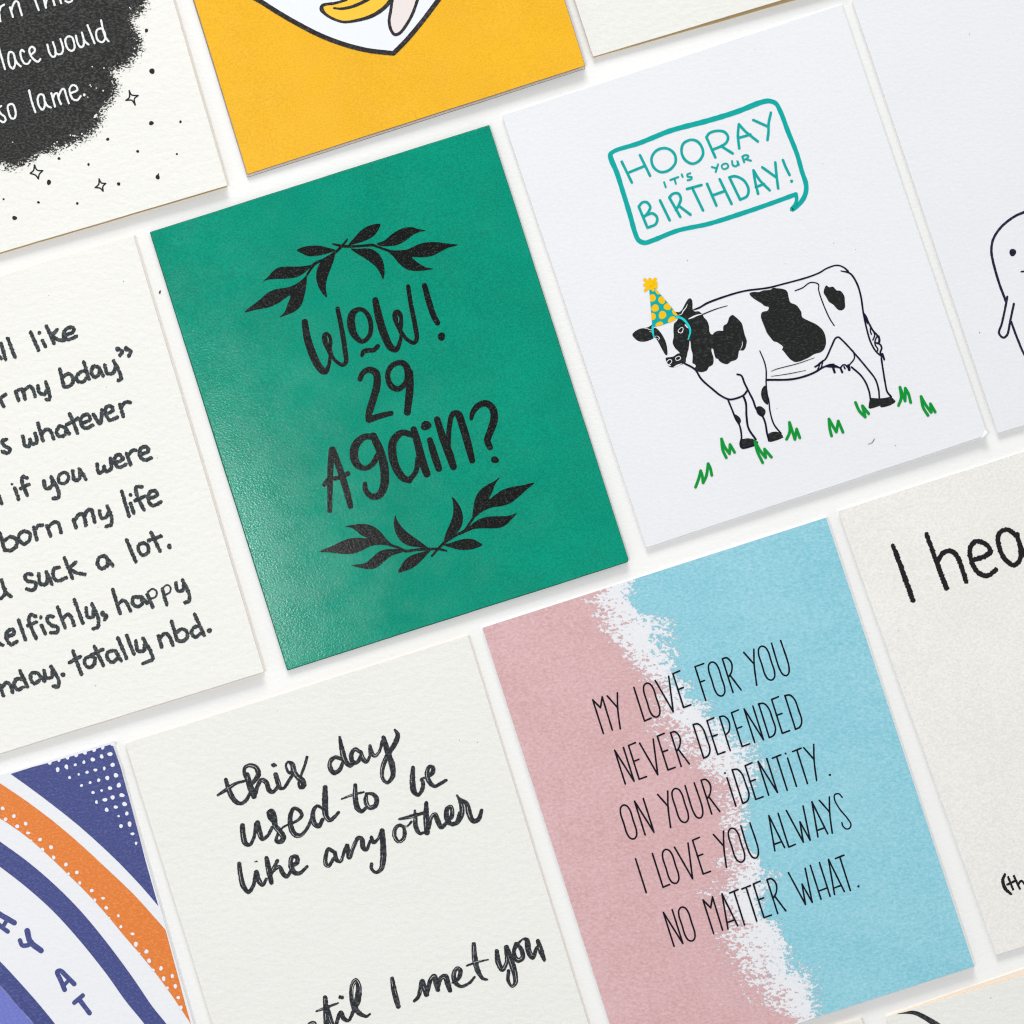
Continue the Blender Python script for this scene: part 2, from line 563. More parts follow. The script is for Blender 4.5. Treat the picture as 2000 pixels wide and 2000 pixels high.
I_pink   = sponge_ink('sponged_pink_ink', srgb(206, 161, 163), srgb(226, 191, 193), 'vellum', amp=8.5, scale=1250, grain=0.2, big=0.32, fibre=1.0)
I_blue   = sponge_ink('sponged_sky_blue_ink', srgb(126, 195, 211), srgb(166, 216, 229), 'vellum', amp=8.5, scale=1250, grain=0.2, big=0.32, fibre=1.0)

# ------------------------------------------------------------------ table
tm = stock('white_table_paint', srgb(249, 249, 247), 'vellum', 0.010, specks=False, rough=0.6)
tb = mesh_obj('table', [(-1.2, -1.2, 0), (1.2, -1.2, 0), (1.2, 1.2, 0), (-1.2, 1.2, 0)], [(0, 1, 2, 3)], [tm], None)
tag(tb, kind='structure')

# ================================================================== 1. dark cloud card
c1 = Card([(-482, -308), (189.5, -506), (443.8, 362.3), (-227.7, 560)],
          "cream card with a charcoal cloud, white handwriting and small dots and stars", M_cream, M_edge_tan,
          lift=0.0010, back=(0.5, 2.6), back_mat=M_ochre, flare=0.5)
W = 300 / 1932.0
cl = "1830,-80 1838,60 1790,140 1705,200 1665,265 1695,340 1740,430 1775,540 1762,620 1700,730 1620,810 1500,866 1405,890 1440,960 1474,1060 1470,1150 1425,1260 1335,1330 1283,1380 1285,1450 1250,1560 1200,1640 1100,1720 900,1820 680,1890 560,1932"
cl = [(x, y) for x, y, _ in pts(cl, 0, 0, W)]
cl += [(78, 303), (57, 316), (39, 325), (23, 329), (5, 323), (-20, 312), (-50, 300), (-110, 310), (-190, 270), (-240, 160), (-250, 0), (-235, -180),
       (-150, -290), (0, -330), (120, -320), (190, -250), (262, -180), (290, -90)]
sdf = signed_dist(cl)
sponge_sheet(c1, 'cloud_print', I_black_cloud, -262, -340, 312, 345, 4, lambda x, y: np.clip(sdf(x, y) / 11.0, -3, 3), 1)
p = Print(c1, 'white_lettering', I_cloud_white, 2).frame(0, 0, W)
w = 25
for s in ("52,58 12,85 -8,140", "-25,60 4,268", "125,92 163,215", "140,140 165,60 195,15 222,20 245,90 276,192",
          "425,-40 488,128", "530,-90 578,98", "572,70 590,-10 620,-60 650,-40 688,64", "745,-40 770,42", "890,-40 905,5 865,30 822,12",
          "-15,600 62,870", "185,740 222,800 262,835", "302,650 275,625 257,660 272,740 305,795 350,802 382,758",
          "385,695 438,640 430,605 395,590 368,630 388,700 430,752 480,775 508,742",
          "595,562 625,670 662,714 690,705 698,640 665,530", "695,655 728,682 772,676 793,620 760,490",
          "955,448 980,550 1020,595 1050,572 1052,500 1030,410", "1030,410 1062,510 1114,560", "1100,315 1190,545",
          "1270,255 1322,460 1366,520", "15,1332 -18,1365 10,1430 58,1468 70,1515 40,1538 2,1518", "365,1135 400,1280 445,1412",
          "558,1262 595,1330 640,1353", "645,1172 692,1340", "665,1250 688,1182 718,1172 742,1250 767,1310",
          "735,1220 768,1140 800,1116 832,1200 865,1300", "895,1170 972,1132 960,1088 915,1070 877,1110 886,1190 920,1248 970,1260 1015,1208"):
    p.S(s, w, rough=0.18)
for s in ("160,662 120,655 104,720 124,830 165,864 190,800 184,720", "862,458 825,490 825,540 860,620 905,640 936,608 930,530 905,470",
          "1270,358 1220,378 1210,440 1235,510 1285,530 1320,488 1320,425 1292,370", "140,1308 100,1330 105,1400 140,1485 178,1490 197,1440 185,1360 165,1315",
          "540,1193 500,1188 474,1230 490,1330 535,1380 562,1330 555,1230"):
    p.S(s, w, closed=True, rough=0.18)
p.D("1060,1193,17 1105,1222,7 1200,1460,17 1214,1444,12 1186,1476,9 940,1708,11 918,1706,9 885,1700,9 1297,1140,10 1135,1070,9 1146,1090,7 1212,1108,8 1030,1682,11 718,1785,9 684,1806,9 1160,838,8 1308,856,9 1692,608,9 1630,95,8 1645,112,7 160,1788,7")
p.build()
p = Print(c1, 'dots_print', I_star, 1).frame(0, 0, Q)
p.D("1105,230,14 1147,537,21 1142,929,17 1362,919,10 813,1051,12 1039,1142,11 1335,1162,8 445,1196,11 668,1241,10 369,1376,18 895,1388,13 1190,1336,17 27,1503,8 290,1527,10 583,1535,10 110,1645,17")
p.S("1196,1312 1190,1335", 10)
p.build()
for star in (("975,683 992,715 1042,721", "1042,721 1014,746 1020,792", "1020,792 995,757 950,757", "950,757 976,735 975,683"),
             ("260,1245 280,1283 322,1288", "322,1288 296,1316 290,1350", "290,1350 268,1322 228,1308", "228,1308 253,1285 260,1245"),
             ("748,1350 765,1380 798,1384", "798,1384 776,1408 778,1442", "778,1442 755,1420 718,1415", "718,1415 744,1392 748,1350")):
    p = Print(c1, 'star_print', I_star, 1).frame(0, 0, Q)
    for a in star: p.S(a, 11)
    p.build()

# ================================================================== 2. orange card
c2 = Card([(222, -516), (874, -726), (1142.3, 128.1), (483.4, 340.3)],
          "bright orange card with a peeled banana in a black outlined white shield", M_orange, M_edge_shade,
          lift=0.0012, back=(0.2, 5.4), back_mat=M_edge_grey, flare=1.2)
B = 380 / 1932.0
sh = "-420,-700 -320,-260 -80,-60 60,22 200,112 400,228 620,342 850,432 1100,498 1365,530 1500,392 1650,212 1810,0 1900,-120 2010,-330 2060,-700 1700,-1050 1200,-1000 900,-880 500,-1080 0,-1020"
p = Print(c2, 'shield_print', I_shieldwhite, 1).frame(500, 0, B)
pp = "-420,-700 -320,-260 -80,-60 60,22 200,112 400,228 620,342 850,432 1100,498 1365,530"
p.poly(" ".join(sh.split()), smooth=False); p.build()
p = Print(c2, 'shield_outline', I_shield, 2).frame(500, 0, B)
p.S("1365,530 1100,498 850,432 620,342 400,228 200,112 60,22 -80,-60 -320,-260 -420,-700 0,-1020 500,-1080 900,-880 1200,-1000 1700,-1050 2060,-700 2010,-330 1900,-120 1810,0 1650,212 1500,392 1365,530", 47, rough=0.1, wob=0.02)
p.build()
p = Print(c2, 'banana_fill', I_banana, 2).frame(500, 0, B)
p.poly("655,62 700,42 900,5 1100,-60 1400,-140 1335,20 1250,110 1150,163 1000,203 870,213 760,180 690,130"); p.build()
p = Print(c2, 'peel_fill', I_peel, 2).frame(500, 0, B)
p.poly("1375,-60 1345,110 1325,200 1345,300 1382,342 1440,308 1520,200 1580,80 1605,-60"); p.build()
p = Print(c2, 'banana_outline', I_shield, 3).frame(500, 0, B)
p.S("900,-2,24 780,32,28 690,44,30 657,58,34 652,92,42 690,140,30 770,188,26 870,218,26 1000,203,30 1150,158,38 1270,80,40 1350,-10,40", 34, rough=0.1)
p.S("772,80,18 850,86,26 960,64,32 1080,12,34 1150,-30,36", rough=0.1)
p.S("1356,-30 1337,110 1322,210 1342,300 1378,343 1425,330 1505,228 1562,118 1602,0 1612,-40", 30, rough=0.1)
p.build()

# ================================================================== 3. blank cream card at the top edge
c3 = Card([(881, -740), (1551, -942), (1828, -91), (1158.4, 110.8)],
          "plain cream textured card cut off by the top edge of the photo", M_cream2, M_edge_tan, lift=0.0015, back=[(881, -739), (1551, -942), (1831, -80), (1158.8, 112.6)], back_mat=M_ochre, flare=0.7)

# ================================================================== 4. green card
c4 = Card([(294, 454), (954.7, 245.3), (1227.7, 1095.8), (562.1, 1308)],
          "emerald green card with black laurel sprigs reading wow! 29 again?", M_green, M_edge_green, lift=0.0007, back=(-0.4, 0.5), flare=1.4,
          radii=(2, 2, 7, 3))
p = Print(c4, 'lettering', I_blackgreen, 1).frame(500, 500, Q)
for s in ("368,497,48 385,610,56 425,735,60 478,840,56 520,873,46 545,838,30 562,745,24",
          "560,735,24 600,790,26 655,822,30 678,800,34 670,700,38 645,540,36 615,397,34",
          "900,332,46 922,440,58 965,585,60 1020,692,52 1058,706,40 1088,640,28 1100,575,24",
          "1095,570,24 1140,630,28 1192,655,30 1212,628,34 1200,520,36 1170,370,34 1148,228,32",
          "800,752,26 812,722,36 850,712,36 888,710,34 920,680,34",
          "1272,222,40 1302,335,46 1338,445,44 1370,505,42",
          "785,930,38 802,888,40 850,858,46 905,882,54 914,960,56 888,1070,56 852,1190,52 848,1238,42",
          "852,1236,48 940,1206,44 1020,1186,38", "1158,880,58 1160,1000,60 1142,1180,52",
          "573,1462,48 562,1600,46 558,1800,40 557,1925,36", "578,1460,48 630,1600,50 680,1760,50 713,1888,44",
          "516,1726,34 545,1690,36 640,1670,32 695,1640,36",
          "885,1358,56 940,1480,62 970,1620,66 965,1740,62 925,1808,54 870,1812,46 828,1768,40 822,1718,34",
          "1190,1308,50 1222,1420,58 1252,1540,64 1290,1645,56", "1152,1695,40 1205,1630,38 1222,1530,40",
          "1312,1388,44 1345,1500,56 1380,1605,50", "1366,1232,48 1410,1370,58 1460,1500,62 1490,1592,52",
          "1450,1430,40 1460,1285,38 1485,1192,42 1522,1192,54 1562,1290,58 1602,1430,56 1632,1545,46",
          "1624,1228,28 1636,1180,40 1680,1128,46 1735,1112,50 1786,1152,54 1797,1230,58 1770,1320,54 1746,1392,50 1766,1445,44"):
    p.S(s, 40, wob=0.02)
p.S("775,402,34 728,435,52 718,510,62 740,590,52 800,645,34 850,610,34 868,540,36 850,455,36 812,410,32", closed=True, wob=0)
p.S("1075,805,40 1015,840,40 994,910,40 1020,980,46 1072,1003,42 1128,960,40 1148,880,54 1120,815,46", closed=True, wob=0)
p.S("880,1362,46 818,1366,48 756,1420,62 738,1500,64 765,1575,56 820,1602,38 872,1578,40 922,1500,46", wob=0)
p.S("1180,1350,44 1100,1334,48 1040,1390,60 1028,1480,64 1058,1600,60 1108,1672,54 1160,1696,42", wob=0)
for lp, sl in (("496,620 505,585 530,572 560,590 577,640 572,700 584,752 558,762 530,712 505,660", "535,600,2 545,625,7 543,658,3"),
               ("1028,450 1042,412 1072,404 1102,432 1112,500 1106,560 1116,590 1088,592 1062,546 1040,500", "1070,445,2 1078,470,7 1075,500,3")):
    p.poly(lp)
p.D("1400,608,30 1803,1538,28 1283,1280,38")
p.build()
M_gap = stock('emerald_gap', srgb(0, 140, 112), 'coated', 0.1, rough=0.4, spec=0.5, specks=False)
for s in ("535,602,2 545,628,8 543,658,3", "1068,448,2 1078,472,8 1075,502,3"):
    g = Print(c4, 'loop_gap', M_gap, 2).frame(500, 500, Q)
    g.S(s); g.build()
for nm, fr, leaves, stems in (
    ('laurel_print', (460, 420, 480 / 1932.0),
     ("885,240 940,170 1000,110 1060,80 1138,72 1120,120 1085,165 1010,205 905,235",
      "1110,225 1170,200 1230,150 1310,105 1385,95 1440,110 1495,122 1440,135 1390,160 1330,205 1270,235 1200,245 1130,240",
      "1190,278 1260,278 1350,270 1410,242 1480,218 1560,212 1650,222 1747,235 1670,258 1600,295 1540,322 1450,332 1387,331 1440,378 1500,412 1555,422 1490,435 1420,440 1350,428 1290,385 1235,320",
      "905,265 960,265 1050,263 1110,290 1150,340 1170,410 1170,470 1160,506 1145,475 1110,415 1060,370 1000,330 950,300",
      "785,275 720,255 650,240 560,245 520,255 482,277 520,300 570,322 630,322 700,308 770,285",
      "780,300 770,360 745,430 720,500 710,570 717,647 690,625 655,570 635,500 640,430 665,375 710,330",
      "620,385 560,398 480,405 400,405 340,412 295,440 260,480 214,524 240,512 300,503 400,500 480,488 540,455 590,410",
      "555,478 520,510 470,545 400,570 320,582 255,610 190,665 73,763 160,745 260,725 340,690 430,632 410,700 380,770 343,804 400,785 470,755 515,710 540,640 555,560 560,490"),
     ("765,228,14 850,245,22 940,245,20 1080,235,22", "1080,235,20 1140,258,18 1210,282,20", "880,190,12 840,240,20 780,295,22 700,345,18 620,385,24 575,450,18 555,482,14")),
    ('laurel_print', (610, 920, 460 / 1932.0),
     ("1315,390 1320,310 1335,230 1370,165 1430,115 1490,85 1537,51 1500,110 1475,175 1450,232 1500,195 1560,155 1640,130 1730,115 1822,96 1760,150 1700,205 1630,260 1560,285 1470,300 1400,330 1340,375",
      "1270,475 1310,435 1370,395 1440,375 1530,370 1600,368 1640,358 1677,344 1640,390 1590,440 1550,462 1480,470 1390,470 1320,478 1250,505",
      "1080,580 1095,510 1130,430 1155,350 1155,270 1147,213 1180,245 1215,300 1235,370 1228,440 1200,490 1140,540",
      "1075,605 1130,590 1190,570 1260,555 1320,560 1360,580 1395,605 1350,630 1290,645 1220,647 1150,632",
      "960,640 900,590 830,540 770,495 720,440 690,390 683,360 668,420 675,480 700,540 740,585 800,615 870,625",
      "660,610 610,560 570,510 520,465 460,440 400,433 340,440 268,455 320,465 360,490 400,525 450,550 380,548 310,552 240,575 160,615 58,661 150,668 250,680 330,678 410,650 470,620 550,605 640,612",
      "720,640 650,640 590,645 540,665 490,710 430,755 323,773 400,795 470,805 530,790 590,740 650,695 740,660",
      "970,650 900,665 830,685 770,720 735,765 704,831 760,820 830,790 900,730 945,680"),
     ("980,697,16 1080,590,24 1180,525,22 1250,490,26 1290,430,20 1320,385,20", "1100,655,16 1040,640,20 960,640,24 860,645,22 760,655,24 700,625,20 640,608,22"))):
    p = Print(c4, nm, I_blackgreen, 1).frame(*fr)
    for s in leaves: p.poly(s)
    for s in stems: p.S(s, 20)
    p.build()

# ================================================================== 5. cow birthday card
c5 = Card([(980.6, 225), (1643, 9), (1928.3, 849.4), (1262.7, 1069.9)],
          "white birthday card with a cow in a party hat under a teal speech bubble", M_white, M_edge_white, lift=0.0007, back=(0.2, 0.6),
          radii=(2, 2, 9, 3))
# its lower right corner is creased and turned up
zc = c5.z(1920, 850)
mesh_obj('bent_corner', [c5.world(1917.0, 856.6, zc + .00003), c5.world(1924.5, 838.5, zc + .00003), c5.world(1929.6, 845.0, zc + .0004), c5.world(1925.0, 851.5, zc + .0003), c5.world(1921.5, 849.0, zc + .0002)],
         [(0, 4, 1), (1, 4, 2), (2, 4, 3), (3, 4, 0)], [M_white], c5.root)
p = Print(c5, 'speech_bubble_print', I_teal, 1).frame(1000, 0, Q)
p.S("2142,1466,34 1932,1543,34 1700,1622,36 1480,1690,34 1250,1740,34 1060,1815,36 1000,1832,36 955,1812,36 930,1760,36 890,1620,38 838,1450,36 790,1300,38 748,1200,40 743,1165,36 772,1140,32 960,1080,36 1200,985,38 1480,910,40 1700,842,40 1880,772,40 1940,762,36 1990,780,34 2025,840,34 2082,990,36 2150,1160,34 2187,1290,34 2220,1400,36 2212,1470,36 2172,1535,36 2112,1582,34 2140,1540,30 2148,1500,28 2142,1466,30", 34, wob=0.05)
p.build()
p = Print(c5, 'lettering', I_teal, 2).frame(1000, 0, Q)
for s in ("828,1220 905,1378", "965,1170 1042,1326", "885,1300 1000,1253",
          "1467,1035 1535,1188", "1467,1035 1490,1005 1550,987 1605,997 1630,1032 1618,1075 1580,1102 1512,1130", "1582,1105 1666,1158",
          "1715,1120 1705,1020 1712,937", "1712,937 1760,990 1856,1068", "1713,1040 1800,1015", "1820,905 1935,957", "1954,850 1937,930 1935,1000 1928,1056",
          "957,1560 1022,1718", "957,1560 980,1530 1015,1525 1043,1560 1030,1598 990,1645", "1000,1630 1060,1610 1095,1642 1085,1690 1022,1718",
          "1117,1512 1190,1662", "1187,1490 1270,1636", "1187,1490 1215,1462 1255,1460 1274,1500 1256,1552 1236,1585", "1262,1555 1347,1620",
          "1320,1426 1430,1396", "1362,1422 1442,1588", "1472,1387 1543,1552", "1567,1352 1657,1538", "1512,1475 1610,1440",
          "1640,1338 1722,1507", "1640,1338 1682,1330 1750,1362 1785,1430 1773,1480 1722,1507",
          "1822,1285 1835,1370 1857,1462", "1822,1285 1870,1360 1945,1436", "1840,1412 1902,1388", "1888,1262 1990,1335", "1987,1225 1997,1330 2009,1422",
          "2044,1207 2066,1262 2095,1320"):
    p.S(s, 20, wob=0.04)
for s in ("1140,1118 1085,1140 1053,1195 1068,1260 1122,1298 1188,1282 1234,1225 1227,1165 1190,1128", "1350,1055 1292,1085 1280,1150 1308,1208 1360,1235 1410,1215 1442,1160 1430,1105 1395,1065"):
    p.S(s, 20, closed=True)
for s in ("1148,1375 1160,1412", "1195,1358 1255,1336", "1225,1347 1237,1387", "1280,1315 1288,1334", "1345,1307 1322,1318 1327,1334 1356,1336 1353,1352 1325,1360",
          "1508,1260 1542,1270", "1555,1240 1537,1298", "1660,1215 1668,1248 1690,1254 1704,1240 1700,1212 1712,1245", "1738,1182 1752,1224",
          "1738,1182 1762,1170 1785,1178 1772,1196 1752,1206", "1765,1202 1803,1212"):
    p.S(s, 15)
p.S("1602,1235 1582,1252 1590,1272 1610,1275 1632,1258 1625,1238", 14, closed=True)
p.D("2110,1367,12")
p.build()

E = 260 / 1932.0
cow = Print(c5, 'cow_patches_print', I_cow, 1).frame(1220, 520, E)
for s in ("112,995 150,945 230,905 300,895 350,880 400,850 412,920 415,1000 420,1040 360,1075 280,1095 200,1085 145,1045",
          "740,665 790,665 830,635 870,560 915,485 945,465 975,485 985,540 990,630 1015,655 1075,655 1130,700 1150,740 1195,790 1222,860 1230,940 1245,975 1272,992 1310,955 1370,935 1428,935 1430,890 1440,860 1480,835 1500,800 1520,740 1565,707 1610,735 1700,830 1720,900 1745,1000 1772,1080 1765,1140 1750,1190 1720,1222 1665,1222 1650,1280 1640,1330 1610,1360 1545,1382 1490,1420 1420,1405 1375,1375 1355,1345 1325,1335 1300,1270 1283,1200 1262,1195 1265,1250 1288,1320 1290,1390 1275,1430 1220,1465 1195,1510 1130,1535 1060,1525 1020,1470 1035,1450 1020,1425 985,1405 985,1360 985,1270 965,1200 955,1100 945,1075 938,1120 925,1215 915,1240 905,1300 890,1340 888,1385 860,1415 810,1430 720,1465 680,1468 640,1450 612,1400 597,1330 625,1322 700,1312 770,1268 800,1262 780,1235 735,1190 697,1110 712,1020 708,930 720,830 760,790 770,750 745,700",
          "420,890 460,900 520,960 565,1030 600,1110 618,1200 618,1285 600,1290 560,1235 520,1160 480,1085 440,1030 415,990"):
    cow.poly(s, step=1.2)
cow.frame(1000, 500, Q)
for s in ("1845,1142 1875,1134 1912,1165 1910,1192 1890,1214 1850,1188", "1680,1195 1715,1215 1728,1245 1715,1270 1690,1240",
                    "1910,978 1888,1000 1880,1050 1900,1100 1930,1122 1932,1050 1920,985",
                    "2372,222 2392,235 2422,232 2452,260 2477,262 2507,300 2512,350 2512,390 2487,410 2462,405 2422,365 2392,345 2372,310 2352,275"):
    cow.poly(s, step=1.2)
for s in ("1722,1388 1740,1381 1780,1375 1815,1380 1832,1388 1858,1402 1855,1424 1800,1437 1740,1451 1724,1446 1718,1428",
          "1934,1340 1962,1328 1990,1325 2022,1332 2042,1352 2048,1370 2010,1387 1975,1398 1950,1404 1938,1396 1932,1370",
          "2702,1070 2772,1075 2815,1071 2852,1062 2866,1066 2896,1096 2885,1110 2852,1128 2815,1139 2786,1143 2774,1131 2740,1143 2704,1153 2690,1146 2694,1110"):
    cow.poly(s, smooth=False)
G = 140 / 1932.0
cow.frame(1420, 560, G)
BIG = [(x, y) for x, y, _ in pts("605,180 640,155 740,140 860,142 980,100 1100,90 1190,70 1240,30 1340,40 1480,55 1590,95 1635,160 1660,280 1710,425 1840,480 1920,550", 1420, 560, G)]
BIG += [(x, y) for x, y, _ in pts("215,370 250,420 258,460 310,490 370,520 420,570 438,650 425,700 400,725 350,740 300,770 210,800 170,780 112,712", 1500, 500, Q)]
BIG += [(x, y) for x, y, _ in pts("1480,1700 1510,1625 1400,1525 1340,1490 1260,1470 1180,1380 1080,1250 1010,1080 930,880 912,800 935,700 1000,665 1080,650 1130,570 1120,548 1010,515 940,455 830,390 710,310 630,235", 1420, 560, G)]
cow.poly(BIG, step=1.2)
cow.build()

cw = Print(c5, 'cow_white_lines_print', I_cowwhite, 2).frame(1220, 520, E)
for s in ("290,905,6 340,908,8 375,925,8 415,900,7 455,880,6", "360,948,5 395,955,6", "912,550,4 890,600,12 850,650,14 825,695,10 780,712,6",
          "930,765,10 985,740,22 1050,712,18 1120,695,8", "788,965 775,940 800,905 838,885 850,920 830,955", "780,950 815,970 845,950", "880,850,16 912,890,14",
          "625,1430,10 650,1440,14 668,1440,8", "715,1462,6 760,1442,20 828,1412,6", "480,1015,8 505,1040,12 490,1068,10", "455,1045,6 475,1050,6", "445,1022,5 462,1010,5", "1710,1098,6 1706,1150,9 1682,1205,6"):
    cw.S(s, 9)
for s in ("640,1358 612,1390 625,1425 655,1420 685,1380 670,1355", "760,1315 738,1335 750,1365 785,1362 815,1335 790,1305"):
    cw.S(s, 10, closed=True)
cw.build()
h = Print(c5, 'party_hat_print', I_tealhat, 2).frame(1220, 520, E)
HAT = "358,350 440,316 600,500 776,712 745,770 640,820 555,850 400,888 395,800"
h.poly(HAT, smooth=False)
hp = h.build()
hq = [(x, y) for x, y, _ in pts("357,350 440,316 776,712 752,772 620,828 402,888", 1220, 520, E)]
d = Print(c5, 'hat_spots', I_yellow, 3, parent=hp, clip=hq).frame(1220, 520, E)
d.D("400,462,54 540,490,54 442,608,54 625,585,54 398,732,54 548,708,57 740,660,52 690,785,58 508,855,54 498,360,52", squash=0.02)
d.build()
d = Print(c5, 'hat_pompom', I_yellow, 3, parent=hp).frame(1220, 520, E)
for s in ("290,195 375,270", "366,188 372,270", "445,185 375,270", "290,272 375,270", "455,262 375,270", "458,302 375,275", "300,350 375,275", "415,345 378,270", "455,240 375,260"):
    d.S(s, 46, wob=0)
d.D("372,268,72"); d.build()
d = Print(c5, 'hat_string', I_cyan, 3, parent=hp).frame(1220, 520, E)
d.S("760,735,34 830,755,34 895,815,34 940,890,32 952,950,26 935,1020,20 920,1065,14"); d.S("405,880,30 408,950,28 425,1035,18"); d.build()

L = Print(c5, 'cow_outline_print', I_navyline, 2).frame(1000, 500, Q)
for s, w in (("1372,405,10 1410,392,14 1440,375,14 1470,357,16 1600,308,15 1750,265,14 1932,240,14 2032,215,13 2232,160,13 2322,125,12 2372,95,12 2452,70,11 2502,85,12 2537,115,14", 13),
             ("2482,112,8 2552,132,14 2602,205,14 2632,300,14 2652,430,14 2677,550,13 2707,650,13 2747,720,12 2795,762,12", 13),
             ("1440,440,9 1540,400,8 1625,375,5", 8), ("1305,812 1380,855 1430,930 1520,1010 1570,1050 1640,1082 1700,1072 1750,1048 1778,1012", 13),
             ("1700,893 1730,902 1755,960 1790,1030 1820,1090 1842,1150 1892,1212 1912,1262 1925,1340 1940,1395", 13),
             ("1632,1090 1665,1170 1690,1232 1718,1280 1732,1370 1722,1420 1735,1448 1852,1422", 12), ("1745,1055 1765,1110 1770,1210 1785,1300 1840,1385", 14),
             ("1870,715,8 1905,800,10 1918,860,11 1918,960,11 1925,1040,11 1938,1090,11 1947,1170,11 1977,1270,12 2030,1338,12", 11),
             ("1920,935 2112,930 2232,900 2302,868 2342,840", 14), ("2287,838,6 2330,800,8 2362,782,12 2412,680,13 2442,620,13 2462,612,13 2492,635,13 2572,720,13 2682,850,13 2742,930,13 2767,1010,13 2772,1070,13", 13),
             ("2574,715,8 2584,770,11 2548,820,10", 10), ("2562,838 2632,900 2672,960 2697,1030 2704,1075", 12),
             ("2787,770 2802,870 2817,960 2832,1025 2862,1062", 12),
             ("1957,870,4 1992,855,6 2162,810,6 2282,768,4", 5), ("1957,908,4 2082,890,6 2217,863,4", 5), ("2137,262 2192,240 2252,200 2312,213 2314,255 2352,370 2402,480 2432,525", 8)):
    L.S(s, w * 1.12, wob=0.05)
T2 = 200 / 1932.0
L.frame(1580, 600, T2)
for s, w in (("1050,130,30 1085,220,56 1110,300,40", 40), ("1110,260 1160,360 1215,450 1290,530 1325,600 1315,670", 34), ("1165,350 1160,460 1180,510", 26), ("1215,440 1240,530 1205,620", 26),
             ("1290,540 1245,640 1250,710 1300,790 1290,825", 28), ("1260,670 1340,700 1372,770 1345,860 1400,930 1420,990", 34), ("1385,880,40 1420,980,36", 36), ("1320,540 1340,640 1320,680", 24),
             ("115,1125 190,1080 265,1010", 34), ("150,1200 190,1120 205,1060", 26), ("235,1130 262,1020", 26), ("130,1215 280,1130 400,1085 470,1080", 34),
             ("270,1125,20 350,1110,50 450,1110,70 520,1120,50 590,1150,20", 40), ("455,1140 485,1230", 44), ("590,1140 630,1230", 40), ("600,1140 640,1090 690,1090 720,1130", 28), ("660,1120 680,1160", 30), ("745,1100 760,1180", 56)):
    L.S(s, w, wob=0.05)
L.build()
gr = Print(c5, 'grass_print', I_grass, 3).frame(1000, 500, Q)
for s in ("1385,1745 1412,1670 1424,1620", "1424,1620 1436,1660 1442,1712", "1442,1712 1466,1660 1480,1567", "1480,1567 1496,1600 1508,1655",
          "1617,1522 1590,1460 1581,1380", "1581,1380 1605,1440 1642,1492", "1642,1492 1645,1422", "1645,1422 1680,1482",
          "1892,1560 1850,1470 1834,1400", "1834,1400 1870,1465 1914,1522", "1914,1522 1906,1457", "1906,1457 1958,1518",
          "2072,1383 2095,1330 2094,1255", "2094,1255 2115,1320 2135,1384", "2135,1384 2148,1305", "2148,1305 2172,1372",
          "2412,1358 2398,1300 2392,1230", "2392,1230 2420,1280 2448,1328", "2448,1328 2462,1245", "2462,1245 2498,1330",
          "2592,1105 2622,1170 2666,1215", "2666,1215 2644,1130", "2644,1130 2692,1190", "2917,1128 2937,1070 2928,990", "2928,990 2947,1040 2967,1094", "2967,1094 2968,997", "2968,997 2992,1040 3009,1106",
          "3140,1203 3102,1140 3087,1060", "3087,1060 3120,1120 3164,1180", "3164,1180 3158,1115", "3158,1115 3194,1178"):
    gr.S(s, 22, wob=0)
gr.build()

# ================================================================== 6. card with the round headed line drawing
c6 = Card([(1663, -3), (2322, -207), (2608, 642), (1949, 846.3)],
          "white card at the right edge with a round headed creature in dark line", M_white2, M_edge_white, lift=0.0007, back=(0.2, 0.8))
p = Print(c6, 'creature_drawing', I_purpleline, 1).frame(1500, 0, Q)
p.S("2300,1640 2180,1580 2050,1568 1932,1602 1850,1640 1752,1722 1698,1810 1686,1880 1690,1934 1740,2124 1796,2275", 19, rough=0.1)
p.S("1806,2238 1798,2285 1765,2440 1744,2515 1775,2548 1803,2530 1830,2412 1856,2292", 17, rough=0.1)
p.S("1835,2428 1880,2550 1935,2675 2020,2790", 17, rough=0.1)
p.S("1912,2050 1945,2048", 14)
p.D("1847,1905,27"); p.build()

